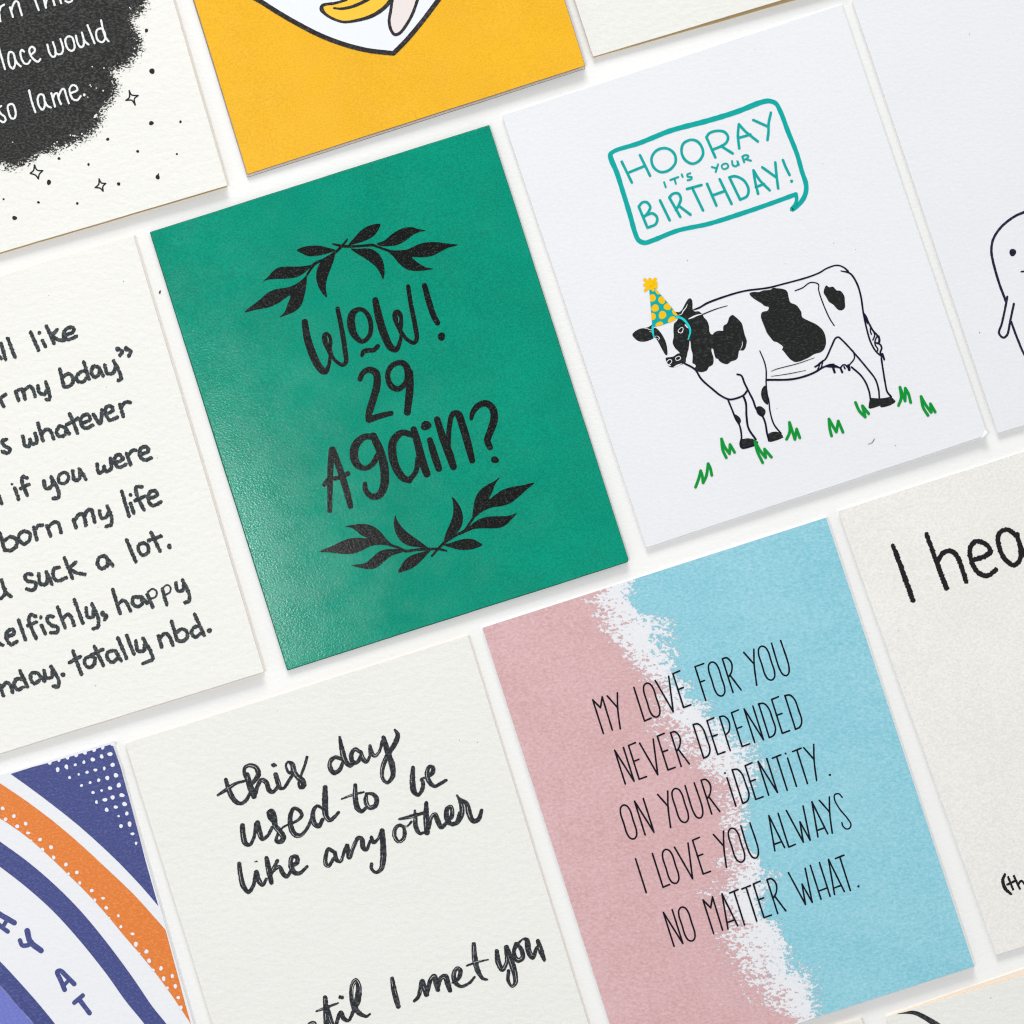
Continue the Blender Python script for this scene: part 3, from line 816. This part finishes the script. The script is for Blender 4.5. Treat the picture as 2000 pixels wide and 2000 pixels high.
# ================================================================== 7. card with handwritten marker lines
c7 = Card([(-408, 663), (260, 459.4), (515.5, 1312), (-152, 1519)],
          "cream card filled with charcoal handwriting ending totally nbd.", M_cream, M_edge_cream, lift=0.0010, back=(1.6, 1.4))
p = Print(c7, 'lettering', I_charcoal, 1).frame(0, 500, Q)
RG = 0.5
for s in ("8,660 42,780", "-20,740 8,775", "58,622 112,762", "230,575 292,712", "320,640 345,685", "352,530 408,660", "432,556 395,602 440,632 488,636",
          "480,602 552,572 558,545 522,540 485,568 482,615 520,630 575,606",
          "-4,1075 28,1138", "5,1070 42,1045", "118,1022 140,1088", "125,1020 160,1005 180,1040 188,1080", "180,1020 222,982 250,1010 265,1060",
          "286,978 298,1032 332,1044 357,1008", "345,950 372,1040 370,1085 350,1082", "452,855 482,985", "476,912 520,888 550,920 543,965 505,988 482,982",
          "632,800 672,930", "648,862 602,880 576,915 592,948 630,948 655,915", "745,840 710,832 690,870 708,912 742,902 752,862", "748,845 778,905",
          "790,822 812,888 855,880 872,840", "856,790 908,890 912,928 892,940", "888,702 922,718 905,750", "950,698 985,718 972,755",
          "50,1385 16,1396 32,1430 74,1456 60,1486 15,1476", "172,1360 188,1428 214,1438 230,1400", "226,1382 242,1415 270,1412 276,1378 264,1338",
          "285,1260 325,1395", "310,1352 342,1312 376,1315 405,1380", "490,1292 447,1286 426,1326 447,1362 490,1348 500,1310", "498,1300 520,1342",
          "525,1190 585,1335", "505,1272 590,1226", "612,1266 680,1232 660,1196 617,1214 611,1268 650,1300 700,1276", "705,1195 755,1265 770,1160",
          "800,1192 850,1166 840,1132 802,1140 797,1190 830,1238 885,1216", "905,1120 930,1210", "908,1148 950,1102 985,1106",
          "-8,1810 12,1868", "112,1750 140,1835", "205,1675 172,1666 166,1700 205,1805", "155,1756 220,1722", "330,1695 346,1754 388,1740 397,1685", "386,1668 440,1770 438,1822 402,1830",
          "548,1622 562,1690 598,1682 602,1625", "598,1605 648,1685", "732,1570 747,1638 778,1622 786,1585", "784,1590 802,1626 838,1602 835,1528",
          "866,1562 926,1532 906,1502 872,1512 867,1562 900,1594 950,1572", "955,1490 985,1575", "962,1510 1000,1468 1026,1466",
          "1052,1502 1120,1472 1106,1442 1062,1452 1056,1510 1090,1540 1140,1526", "918,1775 975,1965", "985,1865 1010,1940",
          "1070,1742 1026,1746 1032,1800 1085,1915", "1020,1846 1095,1812", "1126,1832 1186,1802 1176,1776 1137,1776 1117,1832 1150,1884 1215,1856"):
    p.S(s, 29, rough=RG)
p.S("475,1635 442,1665 450,1710 490,1715 516,1680 507,1642", 26, closed=True, rough=RG)
p.D("297,580,15 90,1722,10 985,1803,15 888,702,20 952,700,20")
p.frame(0, 1000, Q)
for s in ("555,58 574,118", "562,66 590,25 622,15 640,58 648,100", "640,30 658,-10 688,-18 704,30 714,76", "750,-8 765,44 798,40 822,0", "808,-45 842,40 836,98 802,110",
          "0,160 36,290", "36,212 80,186 125,212 120,260 76,290 38,286", "255,115 278,210", "262,138 290,102 322,100", "355,105 382,182", "366,112 400,80 436,82 462,156",
          "12,515 28,570 50,612 85,638", "-34,560 -26,636 4,652 34,622 40,580", "240,472 206,466 187,490 207,520 264,532 270,565 240,590 200,580", "292,465 306,543 350,540 358,470", "350,452 392,545",
          "448,418 408,428 402,480 432,520 500,496", "485,345 547,500", "572,378 530,425 565,455 642,470", "790,330 747,345 737,395 766,428 810,400 808,355", "800,340 852,406",
          "955,210 1025,375", "1140,155 1208,295", "1120,216 1216,182", "-20,985 22,1005", "46,946 106,916 96,886 57,900 47,950 80,1000 130,976", "140,815 192,965",
          "270,790 232,776 217,810 272,955", "210,856 275,831", "312,855 342,920", "402,790 366,786 357,820 382,850 434,872 430,905 382,912", "435,720 492,875", "470,810 510,772 536,792 560,856",
          "560,660 625,840", "650,722 662,790 700,792 706,735", "694,695 742,810 735,870 705,880", "775,768 805,785 790,812", "850,585 905,765", "894,692 930,667 960,692 985,746",
          "1047,640 1007,645 1002,690 1036,714 1076,690 1066,652", "1066,640 1112,690", "1112,622 1152,718", "1225,580 1258,700", "1328,535 1338,590 1380,592 1388,545", "1378,515 1427,620 1425,672 1396,682",
          "-5,1305 25,1385", "15,1322 50,1287 76,1302 96,1360", "150,1198 207,1320", "162,1262 122,1262 107,1310 136,1340 176,1322", "270,1210 237,1220 232,1265 262,1294 296,1270", "285,1215 335,1276",
          "332,1195 347,1250 390,1246 396,1198", "385,1165 442,1270 438,1318 402,1314", "550,1050 615,1225", "525,1136 605,1092", "712,1015 780,1160", "690,1080 775,1036",
          "850,1045 812,1060 812,1105 846,1134 886,1105", "870,1045 915,1122", "890,950 955,1105", "955,930 1010,1072", "1025,972 1042,1048 1085,1046 1092,995", "1080,955 1142,1065 1150,1112 1112,1130 1078,1143",
          "1195,935 1220,1020", "1206,952 1245,917 1276,936 1305,1006", "1295,825 1336,970", "1332,907 1375,882 1411,907 1410,950 1372,975 1337,967", "1468,770 1540,930", "1492,862 1457,877 1447,920 1476,944 1515,916"):
    p.S(s, 29, rough=RG)
for s in ("1115,604 1150,580 1182,600 1174,640 1130,656", "1225,577 1260,550 1287,570 1280,606 1246,626"):
    p.S(s, 15, rough=0.3)
for s in ("185,145 147,166 142,205 180,240 220,215 226,166", "1080,235 1047,250 1047,290 1076,325 1116,305 1116,256", "680,1090 642,1110 642,1150 676,1174 710,1146 716,1102"):
    p.S(s, 28, closed=True, rough=RG)
p.D("1278,260,20 308,795,15 775,768,22 475,1228,19 1580,895,20")
p.build()

# ================================================================== 8. brush lettered card
c8 = Card([(244.6, 1451.6), (913.3, 1240.7), (1180, 2100), (512, 2311)],
          "cream felt card with black brush script reading this day used to be", M_cream2, M_edge_cream, lift=0.0007, back=(0.8, 0.3))
p = Print(c8, 'lettering', I_brush, 1)
gp = Print(c8, 'brush_streaks', I_gap, 2)
C = 400 / 1932.0
def brush(fr, items, st=0.7):
    p.frame(*fr)
    for s in items: p.S(s, 40, rough=0.22, streak=st, into=gp, wob=0.04)
brush((400, 1400, C), (
    "198,592,36 225,680,48 262,765,52 310,812,42 350,815,36 395,780,36 425,720,30", "405,605,30 375,540,36 378,480,34 425,458,40 485,480,48 505,540,50 480,590,44 430,640,40",
    "400,545,46 425,650,62 465,750,54", "470,740,44 500,650,40 535,595,40 580,620,48 605,690,46 640,710,38 690,660,34",
    "668,545,46 690,615,50 712,672,40 745,672,30 785,615,32 840,530,32", "835,505,40 800,530,30 765,460,22 785,425,24 825,450,50 840,510,50 870,560,52 925,610,58 930,650,54 900,668,34 885,630,24 905,560,24 940,465,28 965,380,28",
    "120,740,22 200,690,36 290,630,30 380,605,24",
    "1290,400,36 1232,382,38 1185,420,40 1182,480,48 1220,528,46 1272,500,40 1302,430,32", "1272,190,26 1292,300,48 1322,410,54 1370,460,40 1412,440,30",
    "1460,328,36 1418,305,36 1382,355,44 1398,430,46 1442,425,38 1470,370,34", "1472,330,34 1492,395,46 1522,425,36 1556,370,28 1556,300,30", "1558,275,34 1575,340,46 1605,368,36 1645,330,28 1675,230,34",
    "1685,195,42 1712,285,56 1738,370,56 1768,460,58 1772,560,46 1720,622,32 1678,580,34 1674,500,42 1705,400,46 1752,320,46 1800,240,50 1820,170,44 1792,122,22",
    "355,1025,48 362,1120,54 382,1192,52 422,1208,34 462,1140,32 485,1010,40", "497,1000,50 517,1090,54 542,1152,42 590,1125,32 635,1045,36",
    "650,985,50 612,950,40 598,900,30 632,888,46 652,950,60 665,1030,52 710,1085,58 742,1140,56 715,1178,46 675,1172,36 688,1110,28 735,1045,20 800,1010,20",
    "800,1012,20 870,980,28 915,930,36 888,880,36 838,866,36 808,930,44 812,1040,52 850,1110,54 902,1118,38 960,1060,32 1010,955,32",
    "1105,862,28 1060,840,30 1025,885,40 1030,1000,52 1072,1032,44 1112,970,38", "1135,665,48 1135,800,58 1142,930,56 1178,975,42 1222,945,34 1262,902,30",
    "1420,645,38 1420,760,50 1440,860,54 1478,892,38 1520,860,32", "1290,775,16 1400,735,24 1500,710,18", "1525,725,32 1520,800,46 1552,856,44 1608,838,46 1620,770,48 1585,730,36 1535,722,24",
    "325,1385,42 335,1480,46 365,1600,50 412,1652,40 458,1590,36 480,1480,40", "487,1465,48 507,1540,50 545,1588,34 580,1530,30", "582,1332,42 602,1440,54 628,1565,46",
    "685,1357,34 645,1440,38 620,1490,36", "650,1450,30 705,1415,36 735,1475,46 772,1508,38 815,1450,32",
    "818,1405,36 872,1372,46 866,1322,42 822,1325,40 812,1400,50 845,1468,50 895,1475,38 965,1412,30",
    "1210,1270,38 1167,1246,34 1142,1310,40 1142,1390,44 1167,1408,34 1212,1340,34", "1228,1280,38 1242,1348,44 1278,1365,32 1315,1270,34 1340,1212,36",
    "1345,1215,40 1352,1275,46 1362,1328,44 1402,1230,38 1450,1140,40 1482,1155,44 1492,1230,50 1522,1256,34 1560,1170,30",
    "1570,1135,34 1592,1182,42 1632,1155,28 1670,1075,38", "1672,1075,52 1682,1200,56 1682,1350,58 1660,1440,44 1612,1468,30 1572,1430,32 1574,1388,34"))
p.D("652,456,20 490,1364,9 474,1366,7 640,455,16 668,457,13")
brush((700, 1400, C), (
    "515,478,38 510,600,54 525,705,54 562,738,34 604,680,40 606,610,36 586,592,22 640,570,24", "640,578,28 702,520,46 702,476,38 668,472,36 646,540,44 672,618,46 722,655,34 770,632,34 828,598,30",
    "415,1030,20 460,1032,18 500,990,24", "532,885,24 537,960,40 542,1040,46 582,1102,34 622,1088,22", "385,965,22 480,945,36 620,905,30",
    "640,812,38 640,950,56 647,1092,54", "665,1050,34 690,945,36 722,920,42 748,980,52 782,1042,42 830,1002,34",
    "830,1000,34 882,930,44 872,850,38 837,868,44 837,970,50 870,1008,44 922,1000,38 958,910,44", "932,742,22 962,800,40 977,900,50 932,998,42 882,1020,30",
    "962,778,28 1020,820,46 1047,920,56 1082,982,48 1132,968,44 1162,882,34"), 0.9)
p.S("382,1024,32 347,1058,38 342,1130,42 382,1178,34 425,1150,38 436,1080,38 415,1032,28", closed=True, rough=0.25, streak=3, into=gp)
p.build(); gp.build()
p = Print(c8, 'lettering', I_brush, 1)
gp = Print(c8, 'brush_streaks', I_gap, 2)
brush((580, 1780, 520 / 1932.0), (
    "60,860,24 90,818,24 125,806,24 140,850,30", "205,625,34 210,720,40 215,870,44", "140,725,14 220,695,22 300,665,12", "216,690,34 250,800,34 275,850,30 302,760,28 318,735,34 337,775,34 372,793,24 412,720,28",
    "412,722,24 396,640,30 400,540,32 425,502,36 447,540,40 440,640,50 422,700,44 462,745,34 505,762,22 530,745,16",
    "690,487,30 706,580,42 735,690,38", "850,652,22 880,620,28 905,512,34", "910,507,36 926,560,42 940,602,40", "945,590,32 972,492,34 996,472,38 1010,520,40 1022,568,36", "1020,560,28 1047,482,34 1075,472,40 1096,530,42 1110,573,34",
    "1125,520,10 1170,490,28 1186,432,34 1165,412,30 1141,440,32 1146,510,36 1190,544,24 1250,520,22 1290,476,16", "1283,238,32 1290,340,42 1312,430,38 1350,488,24 1380,495,16", "1230,395,12 1300,370,18 1388,350,10",
    "1450,288,32 1461,370,42 1490,422,34 1520,370,28 1515,262,28", "1520,262,40 1550,350,50 1580,450,42 1584,520,32 1560,543,22 1532,500,26 1536,432,28",
    "1590,235,30 1575,300,30 1600,355,36 1636,340,36 1630,280,32 1600,240,26", "1600,238,22 1640,202,16 1666,206,34 1682,290,44 1710,333,36 1740,262,24", "1748,215,32 1775,300,40 1795,353,26"), 1.2)
p.D("312,622,13 328,625,14")
p.build(); gp.build()

# ================================================================== 9. pink and blue card
c9 = Card([(941.5, 1225.7), (1613.9, 1009.8), (1903.7, 1888.2), (1224.4, 2106)],
          "half pink and half sky blue card with thin black capitals about love", M_white, M_edge_white, lift=0.0008, back=(0.2, 0.8), radii=(2, 2, 5, 2))
def band(solid, outer):
    s = np.array(sorted(solid, key=lambda q: q[1]), float); o = np.array(sorted(outer, key=lambda q: q[1]), float)
    return (lambda y: np.interp(y, s[:, 1], s[:, 0])), (lambda y: np.interp(y, o[:, 1], o[:, 0]))
def xy(s): return [tuple(map(float, t.split(','))) for t in s.split()]
pk_s = xy("1190,1130 1178,1150 1132,1172 1152,1182 1158,1215 1168,1230 1185,1243 1191,1261 1204,1285 1220,1300 1233,1310 1248,1329 1269,1342 1274,1367 1277,1398 1262,1419 1263,1437 1298,1450 1326,1476 1344,1500 1362,1506 1388,1534 1404,1560 1401,1585 1404,1616 1414,1645 1401,1676 1396,1715 1362,1743 1369,1759 1414,1779 1425,1808 1380,1826 1401,1844 1411,1878 1440,1904 1453,1927 1452,1958 1490,1968 1512,1976 1545,1992 1590,2060")
pk_o = xy("1200,1130 1194,1146 1193,1168 1215,1197 1229,1233 1234,1264 1254,1279 1259,1298 1282,1308 1295,1326 1303,1349 1318,1367 1326,1388 1326,1411 1344,1427 1373,1432 1388,1455 1406,1479 1414,1492 1417,1505 1440,1536 1452,1565 1463,1591 1463,1614 1466,1676 1468,1697 1463,1720 1450,1746 1442,1761 1440,1785 1477,1813 1481,1836 1489,1862 1502,1876 1506,1888 1523,1919 1543,1935 1546,1961 1554,1979 1580,1989 1620,2060")
bl_o = xy("1222,1130 1218,1142 1215,1155 1223,1176 1238,1191 1259,1215 1261,1241 1264,1261 1290,1285 1303,1305 1305,1334 1318,1347 1336,1373 1355,1383 1370,1404 1388,1417 1393,1445 1435,1463 1448,1492 1442,1510 1455,1539 1450,1572 1445,1596 1450,1616 1450,1642 1466,1666 1479,1692 1476,1720 1474,1746 1481,1779 1478,1798 1502,1812 1513,1830 1521,1860 1508,1883 1510,1901 1547,1917 1572,1940 1567,1966 1580,1981 1610,2060")
bl_s = xy("1238,1120 1246,1138 1246,1150 1233,1171 1250,1197 1310,1204 1327,1215 1318,1241 1314,1256 1329,1272 1323,1290 1334,1298 1316,1316 1352,1329 1347,1349 1336,1360 1383,1366 1396,1393 1424,1424 1466,1445 1478,1449 1492,1479 1500,1513 1479,1539 1468,1572 1471,1611 1457,1627 1466,1660 1490,1676 1483,1694 1534,1703 1516,1720 1498,1757 1488,1785 1528,1800 1526,1823 1544,1849 1560,1875 1604,1893 1601,1914 1611,1950 1601,1984 1640,2060")
ps, po = band(pk_s, pk_o); bs, bo = band(bl_s, bl_o)
def pink_d(x, y):
    a, b = ps(y), po(y)
    t = (b - x) / np.maximum(b - a, 5)           # 1 at the solid edge, 0 at the last specks
    return np.clip((t - 0.50) * 1.35, -3, 3) * np.where(t > 1, 1.3, 1)
def blue_d(x, y):
    a, b = bo(y), bs(y)
    t = (x - a) / np.maximum(b - a, 5)
    return np.clip((t - 0.60) * 1.35, -3, 3) * np.where(t > 1, 1.3, 1)
sponge_sheet(c9, 'pink_half_print', I_pink, 930, 1000, 1640, 2112, 5, pink_d, 1)
sponge_sheet(c9, 'blue_half_print', I_blue, 1160, 1000, 1910, 2112, 5, blue_d, 2)
F = {'M': ["0,0 0,1", "0,1 .14,.72", ".14,.72 .28,1", ".28,1 .27,.02"], 'Y': ["-.07,1 .107,.6", ".23,1 .1,.55 0,0"], 'L': ["0,1 0,0", "0,0 .2,.02"],
     'V': ["-.22,1 0,0", "0,0 .18,1"], 'E': ["0,0 0,1", "0,1 .21,1.02", "0,.53 .16,.54", "0,0 .22,.01"], 'F': ["0,0 0,1", "0,1 .26,1.01", "0,.54 .14,.55"],
     'R': ["0,0 0,1", "0,1 .12,.99 .2,.86 .2,.72 .12,.55 .02,.46", ".07,.48 .24,0"], 'U': ["0,1 0,.22 .05,.05 .13,0 .21,.05 .27,.22 .27,1"],
     'N': ["0,0 0,1", "0,1 .26,0", ".26,0 .26,1"], 'D': ["0,0 0,1", "0,1 .14,.97 .23,.8 .245,.5 .24,.18 .14,.03 0,0"], 'P': ["0,0 0,1", "0,1 .12,.98 .2,.86 .2,.68 .12,.52 .01,.46"],
     'i': ["0,0 0,.84"], 'T': ["-.13,.99 .13,1.01", "0,1 0,0"], 'A': ["0,0 .137,1", ".137,1 .29,0", ".03,.18 .25,.19"],
     'W': ["-.19,1 0,0", "0,0 .08,.58", ".08,.58 .2,0", ".2,0 .3,.98"], 'H': ["0,0 0,1", ".27,0 .27,1", "0,.24 .25,.25"], 'I': ["0,0 0,1"]}
p = Print(c9, 'lettering', I_thin, 3)
p.frame(1000, 1000, Q)
UX, UY = -0.3017 * 267, -0.9534 * 267
RX, RY = 0.9537 * 267, -0.3007 * 267
def letter(ch, ax, ay):
    if ch == 'O':
        loc = [(0, .5), (0, .8), (.05, .95), (.14, 1), (.23, .95), (.28, .8), (.28, .5), (.28, .2), (.23, .05), (.14, 0), (.05, .05), (0, .2)]
        p.S(" ".join("%.1f,%.1f" % (ax + u * RX + v * UX, ay + u * RY + v * UY) for u, v in loc), 12.8, closed=True, wob=0.03)
        return
    for s in F[ch]:
        q = [tuple(map(float, t.split(','))) for t in s.split()]
        p.S(" ".join("%.1f,%.1f" % (ax + u * RX + v * UX, ay + u * RY + v * UY) for u, v in q), 13, wob=0.08)
lines = [("MYLOVEFORYOU", "690,1672 817,1637 1000,1577 1059,1558 1217,1508 1295,1475 1462,1422 1549,1399 1668,1362 1847,1308 1926,1279 2039,1245"),
         ("NEVERDEPENDED", "855,2052 960,2017 1100,1982 1177,1947 1277,1920 1447,1858 1552,1830 1647,1800 1737,1770 1832,1740 1942,1703 2040,1670 2140,1640"),
         ("ONYOURiDENTiTY", "884,2478 1005,2437 1197,2380 1274,2353 1387,2320 1507,2279 1690,2220 1742,2200 1840,2169 1937,2137 2077,2100 2147,2070 2230,2050 2299,2027"),
         ("ILOVEYOUALWAY", "1013,2872 1140,2832 1202,2813 1363,2767 1443,2732 1618,2682 1699,2653 1807,2622 1984,2557 2089,2529 2199,2492 2309,2452 2417,2424"),
         ("NOMATTERWHAT", "1223,3277 1324,3248 1522,3182 1630,3147 1755,3117 1847,3087 1902,3062 2005,3029 2215,2962 2332,2922 2434,2887 2554,2857")]
for tx, an in lines:
    for ch, a in zip(tx, an.split()):
        letter(ch, *map(float, a.split(',')))
p.S("2492,2154 2468,2127 2437,2132 2433,2165 2472,2240 2530,2310 2558,2357 2548,2386 2522,2392 2495,2366 2490,2344", 11.2)
p.D("1607,1970,8 2065,1823,8 2399,1984,9 2615,2825,9")
p.build()

# ================================================================== 10. I hea... card
c10 = Card([(1637, 998), (2305, 783), (2616, 1660), (1946.4, 1865.4)],
           "speckled natural white card with big crayon letters starting I hea", M_grain, M_edge_white, lift=0.0009, back=(0.3, 0.8))
p = Print(c10, 'lettering', I_crayon, 1).frame(1500, 1000, Q)
for s in ("942,252,34 1010,430,39 1092,665,40", "1195,167,34 1270,370,37 1348,578,38", "1280,372 1318,312 1372,292 1425,330 1462,420 1495,525",
          "1555,360 1640,332 1678,296 1640,240 1572,222 1527,266 1535,370 1590,460 1660,480 1720,434", "1878,166 1905,262 1965,362"):
    p.S(s, 37, rough=0.62)
p.S("1878,180 1802,133 1742,168 1746,270 1800,370 1858,400 1905,352 1905,250", 37, rough=0.62)
p.build()
p = Print(c10, 'small_lettering', I_crayon, 1).frame(1500, 1500, Q)
p.S("1788,802,18 1772,850,26 1790,910,26 1836,952,18", 22, rough=0.3)
for s in ("1812,822 1850,918", "1805,880 1870,850", "1856,815 1900,910", "1885,882 1912,852 1945,890"): p.S(s, 17, rough=0.3)
p.build()

# ================================================================== 11. card in the lower right corner
c11 = Card([(1731, 1985.2), (2400, 1788), (2650, 2640), (1985, 2840)],
           "cream card in the lower right corner with a thick dark curved line", M_cream2, M_edge_cream, lift=0.0008, back=[(1731, 1984), (2390, 1756), (2640, 2608), (1985, 2838)], back_mat=M_peach)
p = Print(c11, 'curve_print', I_brush, 1).frame(1500, 1500, Q)
p.poly("972,1856 1030,1843 1088,1831 1130,1838 1190,1865 1300,1930 1400,2010 1500,2120 1560,2240 1530,2260 1450,2140 1340,2030 1255,1955 1160,1890 1100,1862 1040,1855")
p.build()

# ================================================================== 12. card peeping in at the bottom edge
c12 = Card([(1014, 2194), (1682, 1989), (1932, 2843), (1264, 3048)],
           "cream card whose top corner just peeps in at the bottom edge", M_cream2, M_edge_cream, lift=0.0007, back=(0.3, -0.6))

# ================================================================== 13. indigo and orange rainbow card
c13 = Card([(-448, 1648), (219.5, 1447.7), (470, 2318), (-200, 2518)],
           "indigo and orange card of curved bands with white dots", M_white, M_edge_white, lift=0.0007, back=(1.2, 0.3))
p = Print(c13, 'indigo_bands_print', I_navy, 1).frame(0, 1500, Q)
p.poly([(x, y) for x, y, _ in pts("80,45 240,-6 400,-48 640,-118 848,-182 912,0 1000,325 1050,510 1100,708 1195,1042 1130,965 1065,890 1000,820 900,716 800,620 700,528 600,440 500,358 400,280 300,204 200,130", 0, 1500, Q)], smooth=False)
p.poly("-260,390 -100,480 0,555 200,700 400,870 600,1070 800,1310 1000,1580 1150,1800 1255,1932 1370,2110 1500,2340 1340,2340 1200,2090 1090,1932 950,1760 800,1550 600,1300 400,1080 200,900 0,745 -100,670 -260,570")
p.poly("-260,1220 -100,1370 0,1460 150,1620 300,1790 415,1932 520,2080 660,2300 500,2310 370,2090 255,1932 130,1790 0,1640 -100,1540 -260,1390")
p.build()
p = Print(c13, 'orange_band_print', I_tang, 1).frame(0, 1500, Q)
p.poly([(x, y) for x, y, _ in pts("-200,-6 -100,50 0,115 100,182 200,250 300,324 400,400 500,483 600,570 700,661 800,755 900,848 1000,945 1080,1030 1150,1110 1200,1165 1250,1225 1340,1560 1400,1790 1442,1934 1370,1825 1300,1720 1230,1622 1160,1530 1050,1396 940,1270 830,1136 720,1010 610,896 500,790 410,702 320,620 235,545 150,480 75,428 0,380 -100,310 -200,245", 0, 1500, Q)], smooth=False)
p.build()
p = Print(c13, 'violet_print', I_lilac, 1).frame(0, 1500, Q)
p.poly("-260,1392 -100,1542 0,1642 130,1792 255,1934 370,2092 500,2312 100,2400 -260,2200", smooth=False); p.build()
p = Print(c13, 'white_dots_print', I_cowwhite, 2).frame(0, 1500, Q)
p.D("435,12,16 505,0,10 525,72,11 594,48,9 657,32,12 720,15,13 787,3,12 615,132,11 680,110,11 745,92,13 810,75,16 875,55,17 702,185,12 767,170,10 830,152,15 897,130,17 728,257,12 792,240,16 850,222,16 920,205,17 805,315,15 873,295,14 940,272,17 895,363,9 957,343,14 913,438,14 978,423,17 1000,497,13 1027,568,11 "
    "830,-105,17 767,-87,15 700,-64,16 633,-44,12 568,-24,11 850,-24,16 500,-12,14 375,-40,15 445,-62,14 510,-80,15 575,-98,15 640,-117,16 710,-137,15 775,-157,15 850,-180,15 "
    "20,305,14 105,363,14 42,387,14 193,420,14 130,440,15 212,490,13 302,540,14 385,598,15 405,675,14 497,728,14 580,788,14 602,867,12 692,925,14 778,983,12 802,1055,14 893,1115,11 912,1198,12 1000,1252,13 1025,1330,17 1105,1385,16 1125,1455,16 1215,1512,15 1300,1570,14 1235,1590,16 1323,1647,15 1345,1733,13 1365,1808,15 235,548,8 320,615,14 517,798,10 715,998,12 1155,1525,12 1262,1660,12 825,1130,7 1052,1400,8", squash=0.14)
p.build()
p = Print(c13, 'lettering', I_navy, 1).frame(0, 1500, Q)
for s, w in (("-60,1060 0,1105 108,1168", 42), ("-60,1120 0,1190 58,1234", 34), ("20,1200 52,1148", 30), ("205,1228 228,1310 310,1378", 44), ("150,1300 168,1338 212,1336 240,1312", 34),
             ("488,1674 455,1595 432,1540 455,1530 500,1570 560,1630", 36), ("474,1648 522,1598", 28), ("560,1772 625,1716", 34), ("600,1750 676,1850", 36)):
    p.S(s, w, wob=0.03)
p.build()

for c, (ox, oy), s in ((c5, (1500, 0), "415,1235,4 497,1834,5 662,1883,4 -98,375,4"), (c5, (1500, 500), "68,1152,5 960,1430,5 132,58,3 -609,35,5"), (c6, (1500, 0), "1520,257,5 1598,2510,7 1350,900,3"),
                      (c7, (0, 500), "1190,1524,5 367,300,4 933,192,6 805,990,4 150,1303,4 497,1532,4"), (c7, (0, 1000), "722,1312,6 740,115,4 160,585,4"),
                      (c8, (500, 1000), "1670,1738,5 1535,1722,4 160,1500,4"), (c10, (1500, 1000), "1585,1307,4 960,752,4"), (c11, (1500, 1500), "1682,1735,6")):
    for t in s.split():
        t = ','.join(q if i < 2 else str(float(q) * .62) for i, q in enumerate(t.split(',')))
        Print(c, 'paper_speck', M_speck, 1).frame(ox, oy, Q).D(t, squash=0.4).build()

# ================================================================== loose fleck on the table
# the fleck seen on the bare table
fm = ink('dark_fleck', srgb(60, 60, 55), None, 0.1, 'vellum')
fx, fy = (312 - 1000) * K, -(570 - 1000) * K
fl = mesh_obj('paper_fleck', [(-.0003, -.0005, .0001), (.0002, -.0006, .0001), (.0004, .0005, .0001), (-.0001, .0003, .0001), (0, 0, .0004)],
              [(0, 1, 4), (1, 2, 4), (2, 3, 4), (3, 0, 4), (3, 2, 1, 0)], [fm], None)
fl.location = (fx, fy, 0)
tag(fl, label="tiny dark paper fleck on the white table left of the green card", category="fleck")

# a stray brown fibre lying on the cow card
hf = Print(c5, 'stray_fibre', ink('brown_fibre', srgb(150, 122, 100), None, 0.1, 'vellum'), 4).frame(1500, 500, Q)
hf.S("755,1420,4 785,1408,6 800,1385,6 806,1378,3")
ho = hf.build(); mw = ho.location + c5.root.location
ho.parent = None; ho.location = mw
tag(ho, label="thin brown stray fibre lying on the white cow card below its grass", category="fibre")
